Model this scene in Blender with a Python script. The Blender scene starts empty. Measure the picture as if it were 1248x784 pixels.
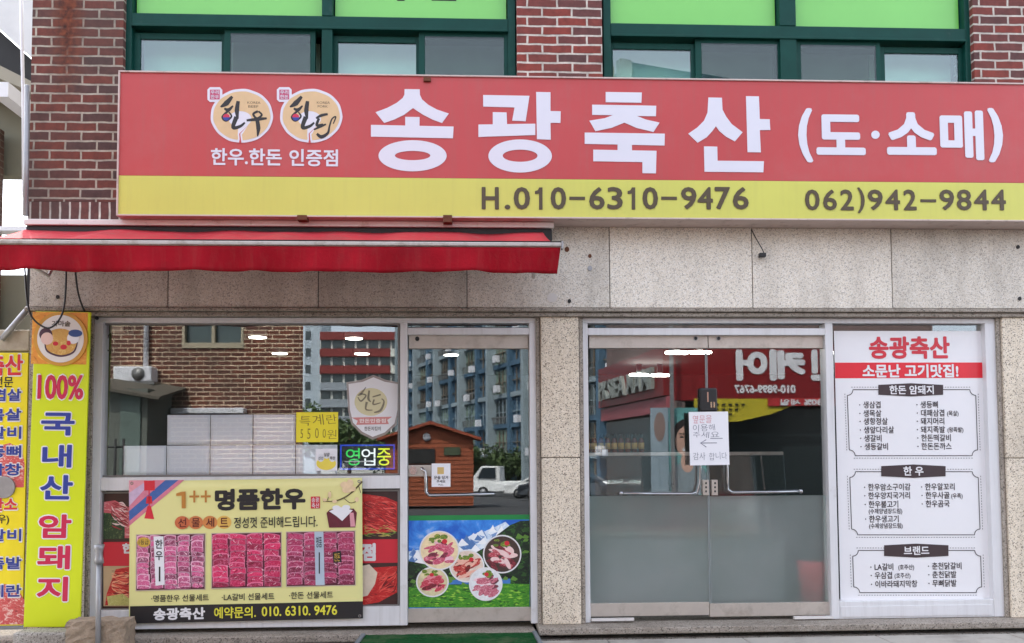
import bpy, bmesh, math, random
from mathutils import Vector, Matrix
random.seed(7)
sc = bpy.context.scene
COL = sc.collection
rad = math.radians

# ------------------------------------------------------------------ camera
F, PX, PY = 1100.0, 624.0, 500.0
YAW, PITCH, ROLL = rad(2.70), rad(2.93), rad(-0.345)
CAM = Vector((0.0, -6.9, 1.40))
_cy, _sy, _cp, _sp = math.cos(YAW), math.sin(YAW), math.cos(PITCH), math.sin(PITCH)
FW = Vector((_sy*_cp, _cy*_cp, _sp)); RT0 = Vector((_cy, -_sy, 0)); UP0 = RT0.cross(FW)
RT = RT0*math.cos(ROLL) + UP0*math.sin(ROLL); UP = -RT0*math.sin(ROLL) + UP0*math.cos(ROLL)
cam = bpy.data.cameras.new('camera'); co = bpy.data.objects.new('camera', cam); COL.objects.link(co)
m4 = Matrix((RT, UP, -FW)).transposed().to_4x4(); m4.translation = CAM
co.matrix_world = m4
cam.sensor_width = 36; cam.lens = 36*F/1248; cam.shift_y = (PY-392)/1248
cam.clip_start = 0.1; cam.clip_end = 2000
sc.camera = co

# ------------------------------------------------------------------ light
SUN_EL, SUN_AZ = rad(57), rad(-28)       # azimuth from +Y, the sun stands behind the shop
w = bpy.data.worlds.new('World'); sc.world = w; w.use_nodes = True
nt = w.node_tree; bg = nt.nodes['Background']
sky = nt.nodes.new('ShaderNodeTexSky'); sky.sky_type = 'NISHITA'; sky.sun_disc = False
sky.sun_elevation = SUN_EL; sky.sun_rotation = SUN_AZ
sky.air_density = 0.8; sky.dust_density = 2.5; sky.ozone_density = 0.6
hs = nt.nodes.new('ShaderNodeHueSaturation'); hs.inputs['Saturation'].default_value = .43     # a hazy, milky day
nt.links.new(sky.outputs[0], hs.inputs['Color']); nt.links.new(hs.outputs[0], bg.inputs[0]); bg.inputs[1].default_value = 0.15
sl = bpy.data.lights.new('sun', 'SUN'); sl.energy = 2.0; sl.angle = rad(0.6); sl.color = (1, .93, .84)
so = bpy.data.objects.new('sun', sl); COL.objects.link(so)
so.rotation_euler = Vector((math.sin(SUN_AZ)*math.cos(SUN_EL), math.cos(SUN_AZ)*math.cos(SUN_EL), math.sin(SUN_EL))).to_track_quat('Z', 'Y').to_euler()
vs = sc.view_settings
vs.view_transform = 'Standard'; vs.look = 'None'; vs.gamma = 1; vs.use_curve_mapping = False
vs.exposure = 2.58
sc.cycles.max_bounces = 10; sc.cycles.transparent_max_bounces = 24; sc.cycles.glossy_bounces = 4
sc.cycles.caustics_reflective = False; sc.cycles.caustics_refractive = True
sc.cycles.sample_clamp_indirect = 6

# ------------------------------------------------------------------ pixel -> place
def at(px, py, Y):
    d = RT*((px-PX)/F) - UP*((py-PY)/F) + FW
    return CAM + d*((Y-CAM.y)/d.y)
def rc(x0, y0, x1, y1, Y):
    cx, cy = (x0+x1)/2, (y0+y1)/2
    return at(x0, cy, Y).x, at(x1, cy, Y).x, at(cx, y1, Y).z, at(cx, y0, Y).z
def X(px, py, Y): return at(px, py, Y).x
def Z(px, py, Y): return at(px, py, Y).z
G = 0.10                                   # the glass plane of the shop front

# ------------------------------------------------------------------ materials
def s2l(c):
    return tuple((v/255/12.92 if v/255 <= .04045 else ((v/255+.055)/1.055)**2.4) for v in c)
def mix_rgb(nt, a, b, fac, mode='MIX'):
    n = nt.nodes.new('ShaderNodeMix'); n.data_type = 'RGBA'; n.blend_type = mode
    for i, v in ((0, fac), (6, a), (7, b)):
        if isinstance(v, bpy.types.NodeSocket): nt.links.new(v, n.inputs[i])
        elif i == 0: n.inputs[0].default_value = v
        else: n.inputs[i].default_value = (*v[:3], 1)
    return n.outputs[2]
def ramp(nt, src, stops):
    r = nt.nodes.new('ShaderNodeValToRGB'); nt.links.new(src, r.inputs[0])
    els = r.color_ramp.elements
    while len(els) < len(stops): els.new(.5)
    for e, (p, c) in zip(els, stops):
        e.position = p; e.color = (*(c if isinstance(c, tuple) else (c, c, c)), 1)
    return r.outputs[0]
def noise(nt, vec, scale, detail=4, rough=.55, dist=0):
    n = nt.nodes.new('ShaderNodeTexNoise'); n.inputs['Scale'].default_value = scale
    n.inputs['Detail'].default_value = detail; n.inputs['Roughness'].default_value = rough; n.inputs['Distortion'].default_value = dist
    if vec: nt.links.new(vec, n.inputs['Vector'])
    return n.outputs[0]
def coords(nt, scale=None, rot=None, kind='Object'):
    t = nt.nodes.new('ShaderNodeTexCoord'); o = t.outputs[kind]
    if scale or rot:
        mp = nt.nodes.new('ShaderNodeMapping'); nt.links.new(o, mp.inputs[0])
        if scale: mp.inputs['Scale'].default_value = scale
        if rot: mp.inputs['Rotation'].default_value = rot
        o = mp.outputs[0]
    return o
def newmat(name):
    m = bpy.data.materials.new(name); m.use_nodes = True
    return m, m.node_tree, m.node_tree.nodes['Principled BSDF']
def bump(nt, b, h, strength=.3, dist=.01):
    n = nt.nodes.new('ShaderNodeBump'); n.inputs['Strength'].default_value = strength; n.inputs['Distance'].default_value = dist
    nt.links.new(h, n.inputs['Height']); nt.links.new(n.outputs[0], b.inputs['Normal'])
def mat(name, rgb, rough=.5, metal=0, var=.10, scale=3.0, bmp=0, spec=.5, dirt=None, streak=0):
    m, nt, b = newmat(name); c = s2l(rgb)
    b.inputs['Roughness'].default_value = rough; b.inputs['Metallic'].default_value = metal
    b.inputs['Specular IOR Level'].default_value = spec
    v = coords(nt)
    n1 = noise(nt, v, scale, 6, .65)
    col = ramp(nt, n1, [(.25, tuple(x*(1-var) for x in c)), (.75, tuple(min(1, x*(1+var)) for x in c))])
    if dirt:
        d = ramp(nt, noise(nt, v, dirt[1], 8, .7), [(dirt[2], (0.,)*3), (dirt[2]+.18, (dirt[3],)*3)])
        col = mix_rgb(nt, col, s2l(dirt[0]), d)
    if streak:
        sk = ramp(nt, noise(nt, coords(nt, (9, 9, .55)), 2.2, 7, .7), [(.48, 0.0), (.78, streak)])
        col = mix_rgb(nt, col, s2l((120, 106, 92)), sk)
    nt.links.new(col, b.inputs['Base Color'])
    if bmp: bump(nt, b, noise(nt, v, 60, 5), bmp)
    return m
def emis(name, rgb, e):
    m, nt, b = newmat(name); b.inputs['Base Color'].default_value = (*s2l(rgb), 1)
    b.inputs['Emission Color'].default_value = (*s2l(rgb), 1); b.inputs['Emission Strength'].default_value = e
    return m
def glassmat(name, fac, tint=(.93, .97, .95), edge=.5, gtint=(.92, .97, 1)):
    m, nt, b = newmat(name); nt.nodes.remove(b); out = nt.nodes['Material Output']
    tr = nt.nodes.new('ShaderNodeBsdfTransparent'); tr.inputs[0].default_value = (*tint, 1)
    gl = nt.nodes.new('ShaderNodeBsdfGlossy'); gl.inputs['Roughness'].default_value = 0.0; gl.inputs[0].default_value = (*gtint, 1)
    lw = nt.nodes.new('ShaderNodeLayerWeight'); lw.inputs[0].default_value = .15
    ma = nt.nodes.new('ShaderNodeMath'); ma.operation = 'MULTIPLY_ADD'; nt.links.new(lw.outputs['Fresnel'], ma.inputs[0])
    ma.inputs[1].default_value = edge; ma.inputs[2].default_value = fac
    nb = nt.nodes.new('ShaderNodeBump'); nb.inputs['Strength'].default_value = .006; nb.inputs['Distance'].default_value = .01
    nt.links.new(noise(nt, coords(nt), 1.6, 2), nb.inputs['Height']); nt.links.new(nb.outputs[0], gl.inputs['Normal'])
    mx = nt.nodes.new('ShaderNodeMixShader')
    nt.links.new(ma.outputs[0], mx.inputs[0]); nt.links.new(tr.outputs[0], mx.inputs[1]); nt.links.new(gl.outputs[0], mx.inputs[2])
    nt.links.new(mx.outputs[0], out.inputs[0])
    return m
def brickmat(name, c1, c2, mortar, bw=.235, rh=.0735, ms=.0065, soldier=False, rust=None, dirt=.62, off=(0, 0)):
    m, nt, b = newmat(name)
    sp = nt.nodes.new('ShaderNodeSeparateXYZ'); g = nt.nodes.new('ShaderNodeNewGeometry'); nt.links.new(g.outputs['Position'], sp.inputs[0])
    ad = nt.nodes.new('ShaderNodeMath'); nt.links.new(sp.outputs[0], ad.inputs[0]); nt.links.new(sp.outputs[1], ad.inputs[1])
    cb = nt.nodes.new('ShaderNodeCombineXYZ')
    nt.links.new(ad.outputs[0], cb.inputs[1 if soldier else 0]); nt.links.new(sp.outputs[2], cb.inputs[0 if soldier else 1])
    mp = nt.nodes.new('ShaderNodeMapping'); nt.links.new(cb.outputs[0], mp.inputs[0]); mp.inputs['Location'].default_value = (*off, 0)
    # wobble so courses are not ruler straight
    nz = nt.nodes.new('ShaderNodeTexNoise'); nz.inputs['Scale'].default_value = 9; nt.links.new(g.outputs['Position'], nz.inputs['Vector'])
    vm = nt.nodes.new('ShaderNodeVectorMath'); vm.operation = 'SCALE'; vm.inputs[3].default_value = .013
    nt.links.new(nz.outputs['Color'], vm.inputs[0])
    va = nt.nodes.new('ShaderNodeVectorMath'); nt.links.new(mp.outputs[0], va.inputs[0]); nt.links.new(vm.outputs[0], va.inputs[1])
    br = nt.nodes.new('ShaderNodeTexBrick'); nt.links.new(va.outputs[0], br.inputs[0])
    br.inputs['Color1'].default_value = (*s2l(c1), 1); br.inputs['Color2'].default_value = (*s2l(c2), 1); br.inputs['Mortar'].default_value = (*s2l(mortar), 1)
    br.inputs['Scale'].default_value = 1; br.inputs['Mortar Size'].default_value = ms; br.inputs['Mortar Smooth'].default_value = .25
    br.inputs['Brick Width'].default_value = bw; br.inputs['Row Height'].default_value = rh; br.inputs['Bias'].default_value = -.1
    if soldier: br.offset = 0
    n1 = ramp(nt, noise(nt, g.outputs['Position'], 14, 8, .7), [(.22, .5), (.78, 1.42)])
    col = mix_rgb(nt, br.outputs[0], n1, 1.0, 'MULTIPLY')
    n2 = ramp(nt, noise(nt, g.outputs['Position'], 1.3, 5, .6), [(.38, (0, 0, 0)), (.72, (dirt,)*3)])
    col = mix_rgb(nt, col, s2l((70, 58, 52)), n2)
    if rust:
        rx, rw, rz = rust
        def mth(op, a, bb):
            n = nt.nodes.new('ShaderNodeMath'); n.operation = op; n.use_clamp = op == 'MULTIPLY'
            for i, v in enumerate((a, bb)):
                if isinstance(v, bpy.types.NodeSocket): nt.links.new(v, n.inputs[i])
                else: n.inputs[i].default_value = v
            return n.outputs[0]
        nn = noise(nt, mp.outputs[0], 6, 6, .7)
        dx = mth('ABSOLUTE', mth('SUBTRACT', sp.outputs[0], rx), 0)
        a = mth('SUBTRACT', 1.15, mth('DIVIDE', dx, rw))
        zz = mth('ADD', mth('MULTIPLY', mth('SUBTRACT', sp.outputs[2], rz), 1.4), .1)
        msk = mth('MULTIPLY', mth('MULTIPLY', a, zz), mth('MULTIPLY', nn, 2.6))
        rcn = ramp(nt, noise(nt, g.outputs['Position'], 22, 5), [(.3, s2l((52, 26, 20))), (.7, s2l((125, 62, 34)))])
        col = mix_rgb(nt, col, rcn, msk)
    nt.links.new(col, b.inputs['Base Color']); b.inputs['Roughness'].default_value = .85
    inv = nt.nodes.new('ShaderNodeMath'); inv.operation = 'SUBTRACT'; inv.inputs[0].default_value = 1; nt.links.new(br.outputs['Fac'], inv.inputs[1])
    bump(nt, b, inv.outputs[0], .7, .012)
    return m
def stonemat(name, base, dark, light, sc_=95, stain=.5):
    m, nt, b = newmat(name); v = coords(nt)
    vo = nt.nodes.new('ShaderNodeTexVoronoi'); vo.inputs['Scale'].default_value = sc_; nt.links.new(v, vo.inputs['Vector'])
    sx = nt.nodes.new('ShaderNodeSeparateColor'); nt.links.new(vo.outputs['Color'], sx.inputs[0])
    col = ramp(nt, sx.outputs[0], [(0, s2l(dark)), (.10, s2l(dark)), (.2, s2l(base)), (.65, s2l(base)), (.8, s2l(light)), (1, s2l(light))])
    n0 = ramp(nt, noise(nt, v, 160, 3), [(.3, .8), (.7, 1.15)])
    col = mix_rgb(nt, col, n0, 1, 'MULTIPLY')
    st = ramp(nt, noise(nt, coords(nt, (2.2, 2, .7)), 1.6, 8, .68), [(.45, (0, 0, 0)), (.8, (stain,)*3)])
    col = mix_rgb(nt, col, s2l((104, 94, 82)), st)
    nt.links.new(col, b.inputs['Base Color']); b.inputs['Roughness'].default_value = .7
    bump(nt, b, sx.outputs[1], .12, .004)
    return m
def meatmat(name, lean, fat, dark, scale=30, stretch=(1, 1, 3), bands=None, rot=0):
    """a printed photograph of meat: lean, fat marbling and dark gaps"""
    m, nt, b = newmat(name); v = coords(nt, stretch, (0, rot, 0))
    n = noise(nt, v, scale, 7, .7, 1.2)
    col = ramp(nt, n, [(.30, s2l(dark)), (.43, s2l(lean)), (.53, s2l(lean)), (.62, s2l(fat)), (.75, s2l(fat))])
    if bands:
        wv = nt.nodes.new('ShaderNodeTexWave'); wv.bands_direction = bands[0]; wv.inputs['Scale'].default_value = bands[1]
        wv.inputs['Distortion'].default_value = 5; wv.inputs['Detail'].default_value = 3; wv.inputs['Detail Scale'].default_value = 3
        nt.links.new(coords(nt, None, (0, rot, 0)), wv.inputs['Vector'])
        col = mix_rgb(nt, col, s2l(dark), ramp(nt, wv.outputs[1], [(.0, .75), (.3, .0)]))
        col = mix_rgb(nt, col, s2l(fat), ramp(nt, wv.outputs[1], [(.72, .0), (.95, .5)]))
    nt.links.new(col, b.inputs['Base Color']); b.inputs['Roughness'].default_value = .35
    return m

M = {}
M['brick'] = brickmat('red_brick', (116, 56, 44), (74, 56, 54), (176, 166, 150), ms=.0085, rust=(X(82, 40, 0), .13, Z(82, 140, 0)))
M['brick_clean'] = brickmat('clean_brick', (136, 56, 46), (84, 58, 58), (204, 194, 182), ms=.0088, dirt=.35)
M['soldier'] = brickmat('soldier_brick', (110, 60, 54), (84, 60, 58), (206, 196, 184), bw=1.0, ms=.0085, soldier=True)
M['granite'] = stonemat('granite', (218, 204, 182), (130, 116, 102), (232, 220, 202), 150, .4)
LINT = [stonemat('lintel_granite', tuple(v*k for v in (224, 214, 198)), tuple(v*k for v in (176, 167, 156)), tuple(min(238, v*k) for v in (233, 227, 217)), 150, q) for k, q in ((1, .4), (.95, .5), (1.02, .3), (.90, .55))]
M['lintel'] = LINT[0]
M['step'] = stonemat('step_granite', (150, 145, 138), (92, 88, 82), (172, 168, 160), 120, .75)
M['ledge'] = stonemat('ledge_granite', (150, 140, 128), (96, 88, 80), (170, 160, 148), 120, .7)
M['alu'] = mat('white_aluminium', (214, 213, 214), .38, 0, .06, 2, 0, .5, ((150, 140, 128), 5, .62, .5), .25)
M['alu_dark'] = mat('grey_aluminium', (120, 118, 116), .4, .3)
M['steel'] = mat('brushed_steel', (186, 176, 166), .42, .35, .10, 7, 0, .5, ((150, 138, 126), 9, .5, .6))
M['chrome'] = mat('chrome', (172, 172, 174), .2, 1.0, .03)
M['teal'] = mat('teal_frame', (8, 62, 54), .5, 0, .18, 5, 0, .2, ((60, 80, 76), 8, .6, .5))
M['glass'] = glassmat('shop_glass', .074, (.98, .988, .984))
M['upglass'] = glassmat('upper_glass', .085, (.86, .95, .91))
M['screen'] = glassmat('insect_screen', .03, (.66, .68, .66), .1)
M['green_film'] = mat('green_film', (124, 198, 98), .3, 0, .05, 1.2)
M['black'] = mat('black_plastic', (26, 26, 28), .45)
M['dark'] = mat('dark_gap', (34, 33, 33), .7)
M['white'] = mat('white_paint', (222, 222, 226), .5, 0, .04)
M['paper'] = mat('white_paper', (230, 229, 232), .7, 0, .02)
M['vinyl'] = mat('white_vinyl', (228, 226, 227), .35, 0, .02)
M['signred'] = mat('sign_red', (186, 62, 63), .42, 0, .05, 1.3, 0, .5, ((184, 92, 90), 1.1, .5, .35), .16)
M['signyellow'] = mat('sign_yellow', (202, 200, 92), .42, 0, .05, 1.3, streak=.09)
M['signwhite'] = mat('sign_white', (216, 214, 223), .4, 0, .02)
M['brown_ink'] = mat('brown_ink', (76, 62, 40), .5, 0, .05)
M['ink'] = mat('black_ink', (30, 26, 28), .5, 0, .05)
M['emb_tan'] = mat('emblem_tan', (214, 182, 136), .45, 0, .06, 12)
M['red_ink'] = mat('red_ink', (206, 38, 54), .45, 0, .05)
M['crimson'] = mat('crimson_ink', (196, 30, 74), .45, 0, .05)
M['blue_ink'] = mat('blue_ink', (38, 58, 142), .45, 0, .05)
M['canvas'] = mat('awning_red', (176, 46, 56), .8, 0, .16, 4, .25, .2, ((150, 60, 62), 2.5, .48, .6), .45)
M['canvas_v'] = mat('valance_red', (158, 22, 36), .85, 0, .16, 3, .3, .12, ((118, 34, 42), 1.8, .5, .4), .14)
M['rail_white'] = mat('rail_white', (214, 210, 206), .45, 0, .05, 4, 0, .5, ((140, 120, 104), 10, .55, .6))
M['rust'] = mat('rust', (98, 58, 38), .9, 0, .3, 20, .4)
M['lime'] = mat('lime_yellow', (206, 220, 22), .4, 0, .07, 1.2)
M['asphalt'] = mat('asphalt', (62, 62, 63), .9, 0, .2, 20, .4)
M['concrete'] = mat('concrete', (168, 163, 154), .88, 0, .12, 3, .35, .4, ((112, 106, 98), 2.5, .5, .6))
M['mat_green'] = mat('mat_green', (26, 74, 38), .95, 0, .35, 26, .8, .1, ((92, 100, 74), 4, .5, .55))
M['mat_edge'] = mat('mat_edge', (110, 116, 120), .6)
M['pole'] = mat('galvanised', (150, 150, 152), .45, .5, .12, 14)
M['rock'] = mat('rough_stone', (150, 134, 116), .95, 0, .3, 12, .9, .3)
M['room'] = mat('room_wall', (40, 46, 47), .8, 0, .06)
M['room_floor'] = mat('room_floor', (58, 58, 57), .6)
M['core'] = mat('plaster', (150, 146, 140), .9)
M['tube'] = emis('lamp_light', (255, 252, 244), 9)
M['spot'] = emis('spot_light', (255, 252, 240), 4)

# ------------------------------------------------------------------ mesh building
class MB:
    def __init__(s): s.v = []; s.f = []; s.sm = []
    def add(s, vs, fs, smooth=False):
        o = len(s.v); s.v += [tuple(v) for v in vs]; s.f += [tuple(i+o for i in f) for f in fs]; s.sm += [smooth]*len(fs); return s
    def box(s, x0, x1, y0, y1, z0, z1):
        x0, x1 = sorted((x0, x1)); y0, y1 = sorted((y0, y1)); z0, z1 = sorted((z0, z1))
        return s.add([(x, y, z) for z in (z0, z1) for y in (y0, y1) for x in (x0, x1)],
                     [(0, 2, 3, 1), (4, 5, 7, 6), (0, 1, 5, 4), (2, 6, 7, 3), (0, 4, 6, 2), (1, 3, 7, 5)])
    def pbox(s, x0, y0, x1, y1, Y, Y1):          # pixel rectangle at depth Y, reaching back to Y1
        a, b, c, d = rc(x0, y0, x1, y1, Y); return s.box(a, b, Y, Y1, c, d)
    def poly(s, pts, y0, y1=None):               # outline in (x,z) facing -y; optional thickness
        n = len(pts); A = sum(pts[i][0]*pts[(i+1) % n][1]-pts[(i+1) % n][0]*pts[i][1] for i in range(n))
        if A < 0: pts = pts[::-1]
        if y1 is None: return s.add([(x, y0, z) for x, z in pts], [tuple(range(n))])
        return s.add([(x, y0, z) for x, z in pts]+[(x, y1, z) for x, z in pts],
                     [tuple(range(n)), tuple(range(2*n-1, n-1, -1))]+[(i, i+n, (i+1) % n+n, (i+1) % n) for i in range(n)])
    def ppoly(s, pts, Y, Y1=None): return s.poly([(at(x, y, Y).x, at(x, y, Y).z) for x, y in pts], Y, Y1)
    def pell(s, cx, cy, rx, ry, Y, Y1=None, n=32, inner=None):
        o = [(cx+rx*math.cos(t), cy+ry*math.sin(t)) for t in [2*math.pi*i/n for i in range(n)]]
        if not inner: return s.ppoly(o, Y, Y1)
        i_ = [(inner[0]+inner[2]*math.cos(t), inner[1]+inner[3]*math.sin(t)) for t in [2*math.pi*i/n for i in range(n)]]
        vs = [at(x, y, Y) for x, y in o+i_]
        return s.add(vs, [(i, i+n, (i+1) % n+n, (i+1) % n) for i in range(n)])
    def ring(s, cx, cy, rx, ry, t, Y, n=40): return s.pell(cx, cy, rx, ry, Y, None, n, (cx, cy, rx-t, ry-t))
    def stroke(s, pts, wd, Y, sub=6):            # brush stroke through pixel points, wd = width or list of widths (px)
        if not isinstance(wd, (list, tuple)): wd = [wd]*len(pts)
        P = []; W = []; n = len(pts)
        for i in range(n-1):
            p0, p1, p2, p3 = pts[max(i-1, 0)], pts[i], pts[i+1], pts[min(i+2, n-1)]
            for k in range(sub):
                t = k/sub
                P.append(tuple(.5*(2*p1[j]+(p2[j]-p0[j])*t+(2*p0[j]-5*p1[j]+4*p2[j]-p3[j])*t*t+(3*p1[j]-p0[j]-3*p2[j]+p3[j])*t**3) for j in (0, 1)))
                W.append(wd[i]*(1-t)+wd[i+1]*t)
        P.append(pts[-1]); W.append(wd[-1]); L = []; Rr = []
        for i in range(len(P)):
            a, b = P[max(i-1, 0)], P[min(i+1, len(P)-1)]; dx, dy = b[0]-a[0], b[1]-a[1]; l = math.hypot(dx, dy) or 1
            nx, ny = -dy/l*W[i]/2, dx/l*W[i]/2
            L.append(at(P[i][0]+nx, P[i][1]+ny, Y)); Rr.append(at(P[i][0]-nx, P[i][1]-ny, Y))
        k = len(P); return s.add(L+Rr, [(i, i+k, i+k+1, i+1)[::-1] for i in range(k-1)][::1])
    def tube(s, pts, r, n=10, cap=True):
        pts = [Vector(p) for p in pts]; rings = []; up = Vector((0.31, .52, .79))
        for i, p in enumerate(pts):
            d = (pts[min(i+1, len(pts)-1)]-pts[max(i-1, 0)]).normalized()
            a = d.cross(up).normalized(); b = d.cross(a)
            rr = r[i] if isinstance(r, (list, tuple)) else r
            rings.append([p+(a*math.cos(t)+b*math.sin(t))*rr for t in [2*math.pi*k/n for k in range(n)]])
        vs = [v for q in rings for v in q]
        fs = [(i*n+k, i*n+(k+1) % n, (i+1)*n+(k+1) % n, (i+1)*n+k) for i in range(len(pts)-1) for k in range(n)]
        if cap: fs += [tuple(range(n))[::-1], tuple(range((len(pts)-1)*n, len(pts)*n))]
        return s.add(vs, fs, True)
    def ball(s, c, r, nu=14, nv=8, sx=1, sy=1, sz=1):
        vs = []; fs = []
        for j in range(nv+1):
            ph = math.pi*j/nv
            for i in range(nu):
                t = 2*math.pi*i/nu; vs.append((c[0]+r*sx*math.sin(ph)*math.cos(t), c[1]+r*sy*math.sin(ph)*math.sin(t), c[2]+r*sz*math.cos(ph)))
        for j in range(nv):
            for i in range(nu): fs.append((j*nu+i, (j+1)*nu+i, (j+1)*nu+(i+1) % nu, j*nu+(i+1) % nu))
        return s.add(vs, fs, True)
    def disc_x(s, c, r, x0, x1, n=24):           # cylinder along local x... kept generic through tube
        return s.tube([(x0, c[0], c[1]), (x1, c[0], c[1])], r, n)
    # --- lettering
    def text(s, t, rect, Y, bold=0., off=0., flip=False, wob=0.):
        x0, x1, z0, z1 = rc(*rect, Y)
        vs, fs = glyphs(t, off, wob)
        if not vs: return s
        ax, bx = min(v[0] for v in vs), max(v[0] for v in vs); az, bz = min(v[1] for v in vs), max(v[1] for v in vs)
        em = min((x1-x0)/max(bx-ax, .01), (z1-z0)/max(bz-az, .01))
        sh = [(0, 0)]
        if bold: sh = [(-bold, 0), (bold, 0), (0, bold), (0, -bold), (-bold*.7, bold*.7), (bold*.7, bold*.7), (-bold*.7, -bold*.7), (bold*.7, -bold*.7)]
        bb = bold*em
        for k, (dx, dz) in enumerate(sh):
            out = []
            for vx, vz in vs:
                u = (vx-ax)/(bx-ax); u = 1-u if flip else u
                out.append((x0+bb+u*(x1-x0-2*bb)+dx*em, Y-k*.00012, z0+bb+(vz-az)/max(bz-az, 1e-6)*(z1-z0-2*bb)+dz*em))
            s.add(out, [f[::-1] for f in fs] if flip else fs)
        return s
    def textl(s, t, px, pyc, em_px, Y, bold=0., aspect=.92, off=0.):    # left aligned, em size in pixels
        vs, fs = glyphs(t, off, 0)
        k = (X(px+10, pyc, Y)-X(px, pyc, Y))/10*em_px; x0 = X(px, pyc, Y); zc = Z(px, pyc, Y)
        sh = [(0, 0)] if not bold else [(-bold, 0), (bold, 0), (0, bold), (0, -bold)]
        for j, (dx, dz) in enumerate(sh):
            s.add([(x0+(vx+dx)*k*aspect, Y-j*.00012, zc+(vz-.36+dz)*k) for vx, vz in vs], fs)
        return s
    def build(s, name, m, parent=None, bevel=0, label=None, cat=None, group=None, kind=None, smooth_all=False):
        me = bpy.data.meshes.new(name)
        if parent is None:
            xs, ys, zs = zip(*s.v); o0 = Vector(((min(xs)+max(xs))/2, (min(ys)+max(ys))/2, min(zs)))
        else: o0 = wloc(parent)
        me.from_pydata([tuple(Vector(v)-o0) for v in s.v], [], s.f)
        me.polygons.foreach_set('use_smooth', [bool(x) or smooth_all for x in s.sm]); me.update()
        o = bpy.data.objects.new(name, me); COL.objects.link(o)
        if m is not None: me.materials.append(m)
        if parent is None: o.location = o0
        else: o.parent = parent
        if bevel:
            b = o.modifiers.new('bevel', 'BEVEL'); b.width = bevel; b.segments = 2; b.limit_method = 'ANGLE'; b.angle_limit = rad(50)
        tag(o, label, cat, group, kind)
        return o
def wloc(o):
    p = Vector((0, 0, 0))
    while o: p += o.location; o = o.parent
    return p
def tag(o, label=None, cat=None, group=None, kind=None):
    for k, v in (('label', label), ('category', cat), ('group', group), ('kind', kind)):
        if v: o[k] = v
    return o
def thing(name, loc, label, cat, group=None, rz=0, ry=0):
    o = bpy.data.objects.new(name, None); COL.objects.link(o); o.location = loc; o.rotation_euler = (0, ry, rz); o.empty_display_size = .2
    return tag(o, label, cat, group)
_gc = {}
def glyphs(t, off=0., wob=0.):
    if wob:
        vs, fs = [], []; x = 0
        for ch in t:
            if ch == ' ': x += .45; continue
            v, f = glyphs(ch, off); o = len(vs); a = random.uniform(-wob, wob); k = random.uniform(1-wob, 1+wob); dz = random.uniform(-wob, wob)*.4
            c, s_ = math.cos(a), math.sin(a)
            vs += [(x+(px*c-(pz-.4)*s_)*k, dz+.4+(px*s_+(pz-.4)*c)*k) for px, pz in v]; fs += [tuple(i+o for i in q) for q in f]
            x += .92*k
        return vs, fs
    key = (t, off)
    if key not in _gc:
        c = bpy.data.curves.new('lettering', 'FONT'); c.body = t; c.offset = off; c.resolution_u = 3
        o = bpy.data.objects.new('lettering', c); me = bpy.data.meshes.new_from_object(o)
        _gc[key] = ([(v.co.x, v.co.y) for v in me.vertices], [tuple(p.vertices) for p in me.polygons])
        bpy.data.objects.remove(o); bpy.data.curves.remove(c); bpy.data.meshes.remove(me)
    return _gc[key]
def copy_tree(o, parent=None):
    c = o.copy(); COL.objects.link(c)
    if parent: c.parent = parent
    for ch in o.children: copy_tree(ch, c)
    return c

# ================================================================== setting
def gz(y): return 0 if y > -10 else (y+10)*.026
ys = [60, 10, .6, -1.7, -10, -30, -60, -100, -160, -400]
xs = [-400, -60, -10, 0, 10, 60, 400]
g = MB(); g.add([(x, y, gz(y)-.10) for y in ys for x in xs], [(j*7+i, (j+1)*7+i, (j+1)*7+i+1, j*7+i+1) for j in range(len(ys)-1) for i in range(6)])
g.build('road', M['asphalt'], kind='structure')
pv = MB(); x = -12
while x < 14:
    pv.box(x, x+.995, -1.7, -.28, -.3, .06); x += 1.0
pv.build('pavement', M['concrete'], kind='structure', bevel=.006)
kb = MB(); x = -12
while x < 14:
    kb.box(x, x+.99, -1.86, -1.71, -.3, .07); x += 1.0
kb.build('kerb', M['step'], kind='structure', bevel=.015)

# ================================================================== the shop building
XL = X(36, 180, 0); XR = 9.0; TOP = 7.2
z_lt = Z(700, 276, 0); z_lb = Z(700, 376, -.02)
ZT = Z(900, 757, 0.04)                                        # top of the threshold slab
b0 = thing('shop_building', (2, 0, 0), 'brick building with granite lintel and white framed shop front', 'building')
# upper windows (pixel spans)
WIN = [(150, 629, 21), (735, 1186, 33)]
wl0, wl1 = X(150, 60, 0), X(630, 60, 0); wr0, wr1 = X(734, 60, 0), X(1187, 60, 0)
z_w0, z_w1 = z_lt+.75, Z(600, -190, 0)
z_sold = Z(90, 246, 0)
bk = MB()
bk.box(XL, wl0, 0, .3, z_sold, TOP)
bk.build('brick_pier', M['brick'], b0); bk = MB()
bk.box(wl1, wr0, 0, .3, z_lt, TOP)
bk.box(wr1, XR, 0, .3, z_lt, TOP)
bk.box(wl0, wl1, 0, .3, z_lt, z_w0); bk.box(wr0, wr1, 0, .3, z_lt, z_w0)
bk.box(wl0, wl1, 0, .3, z_w1, TOP); bk.box(wr0, wr1, 0, .3, z_w1, TOP)
bk.build('brick_wall', M['brick_clean'], b0)
MB().box(XL, wl0, -.004, .29, z_lt-.02, z_sold-.003).build('soldier_course', M['soldier'], b0)
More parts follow.
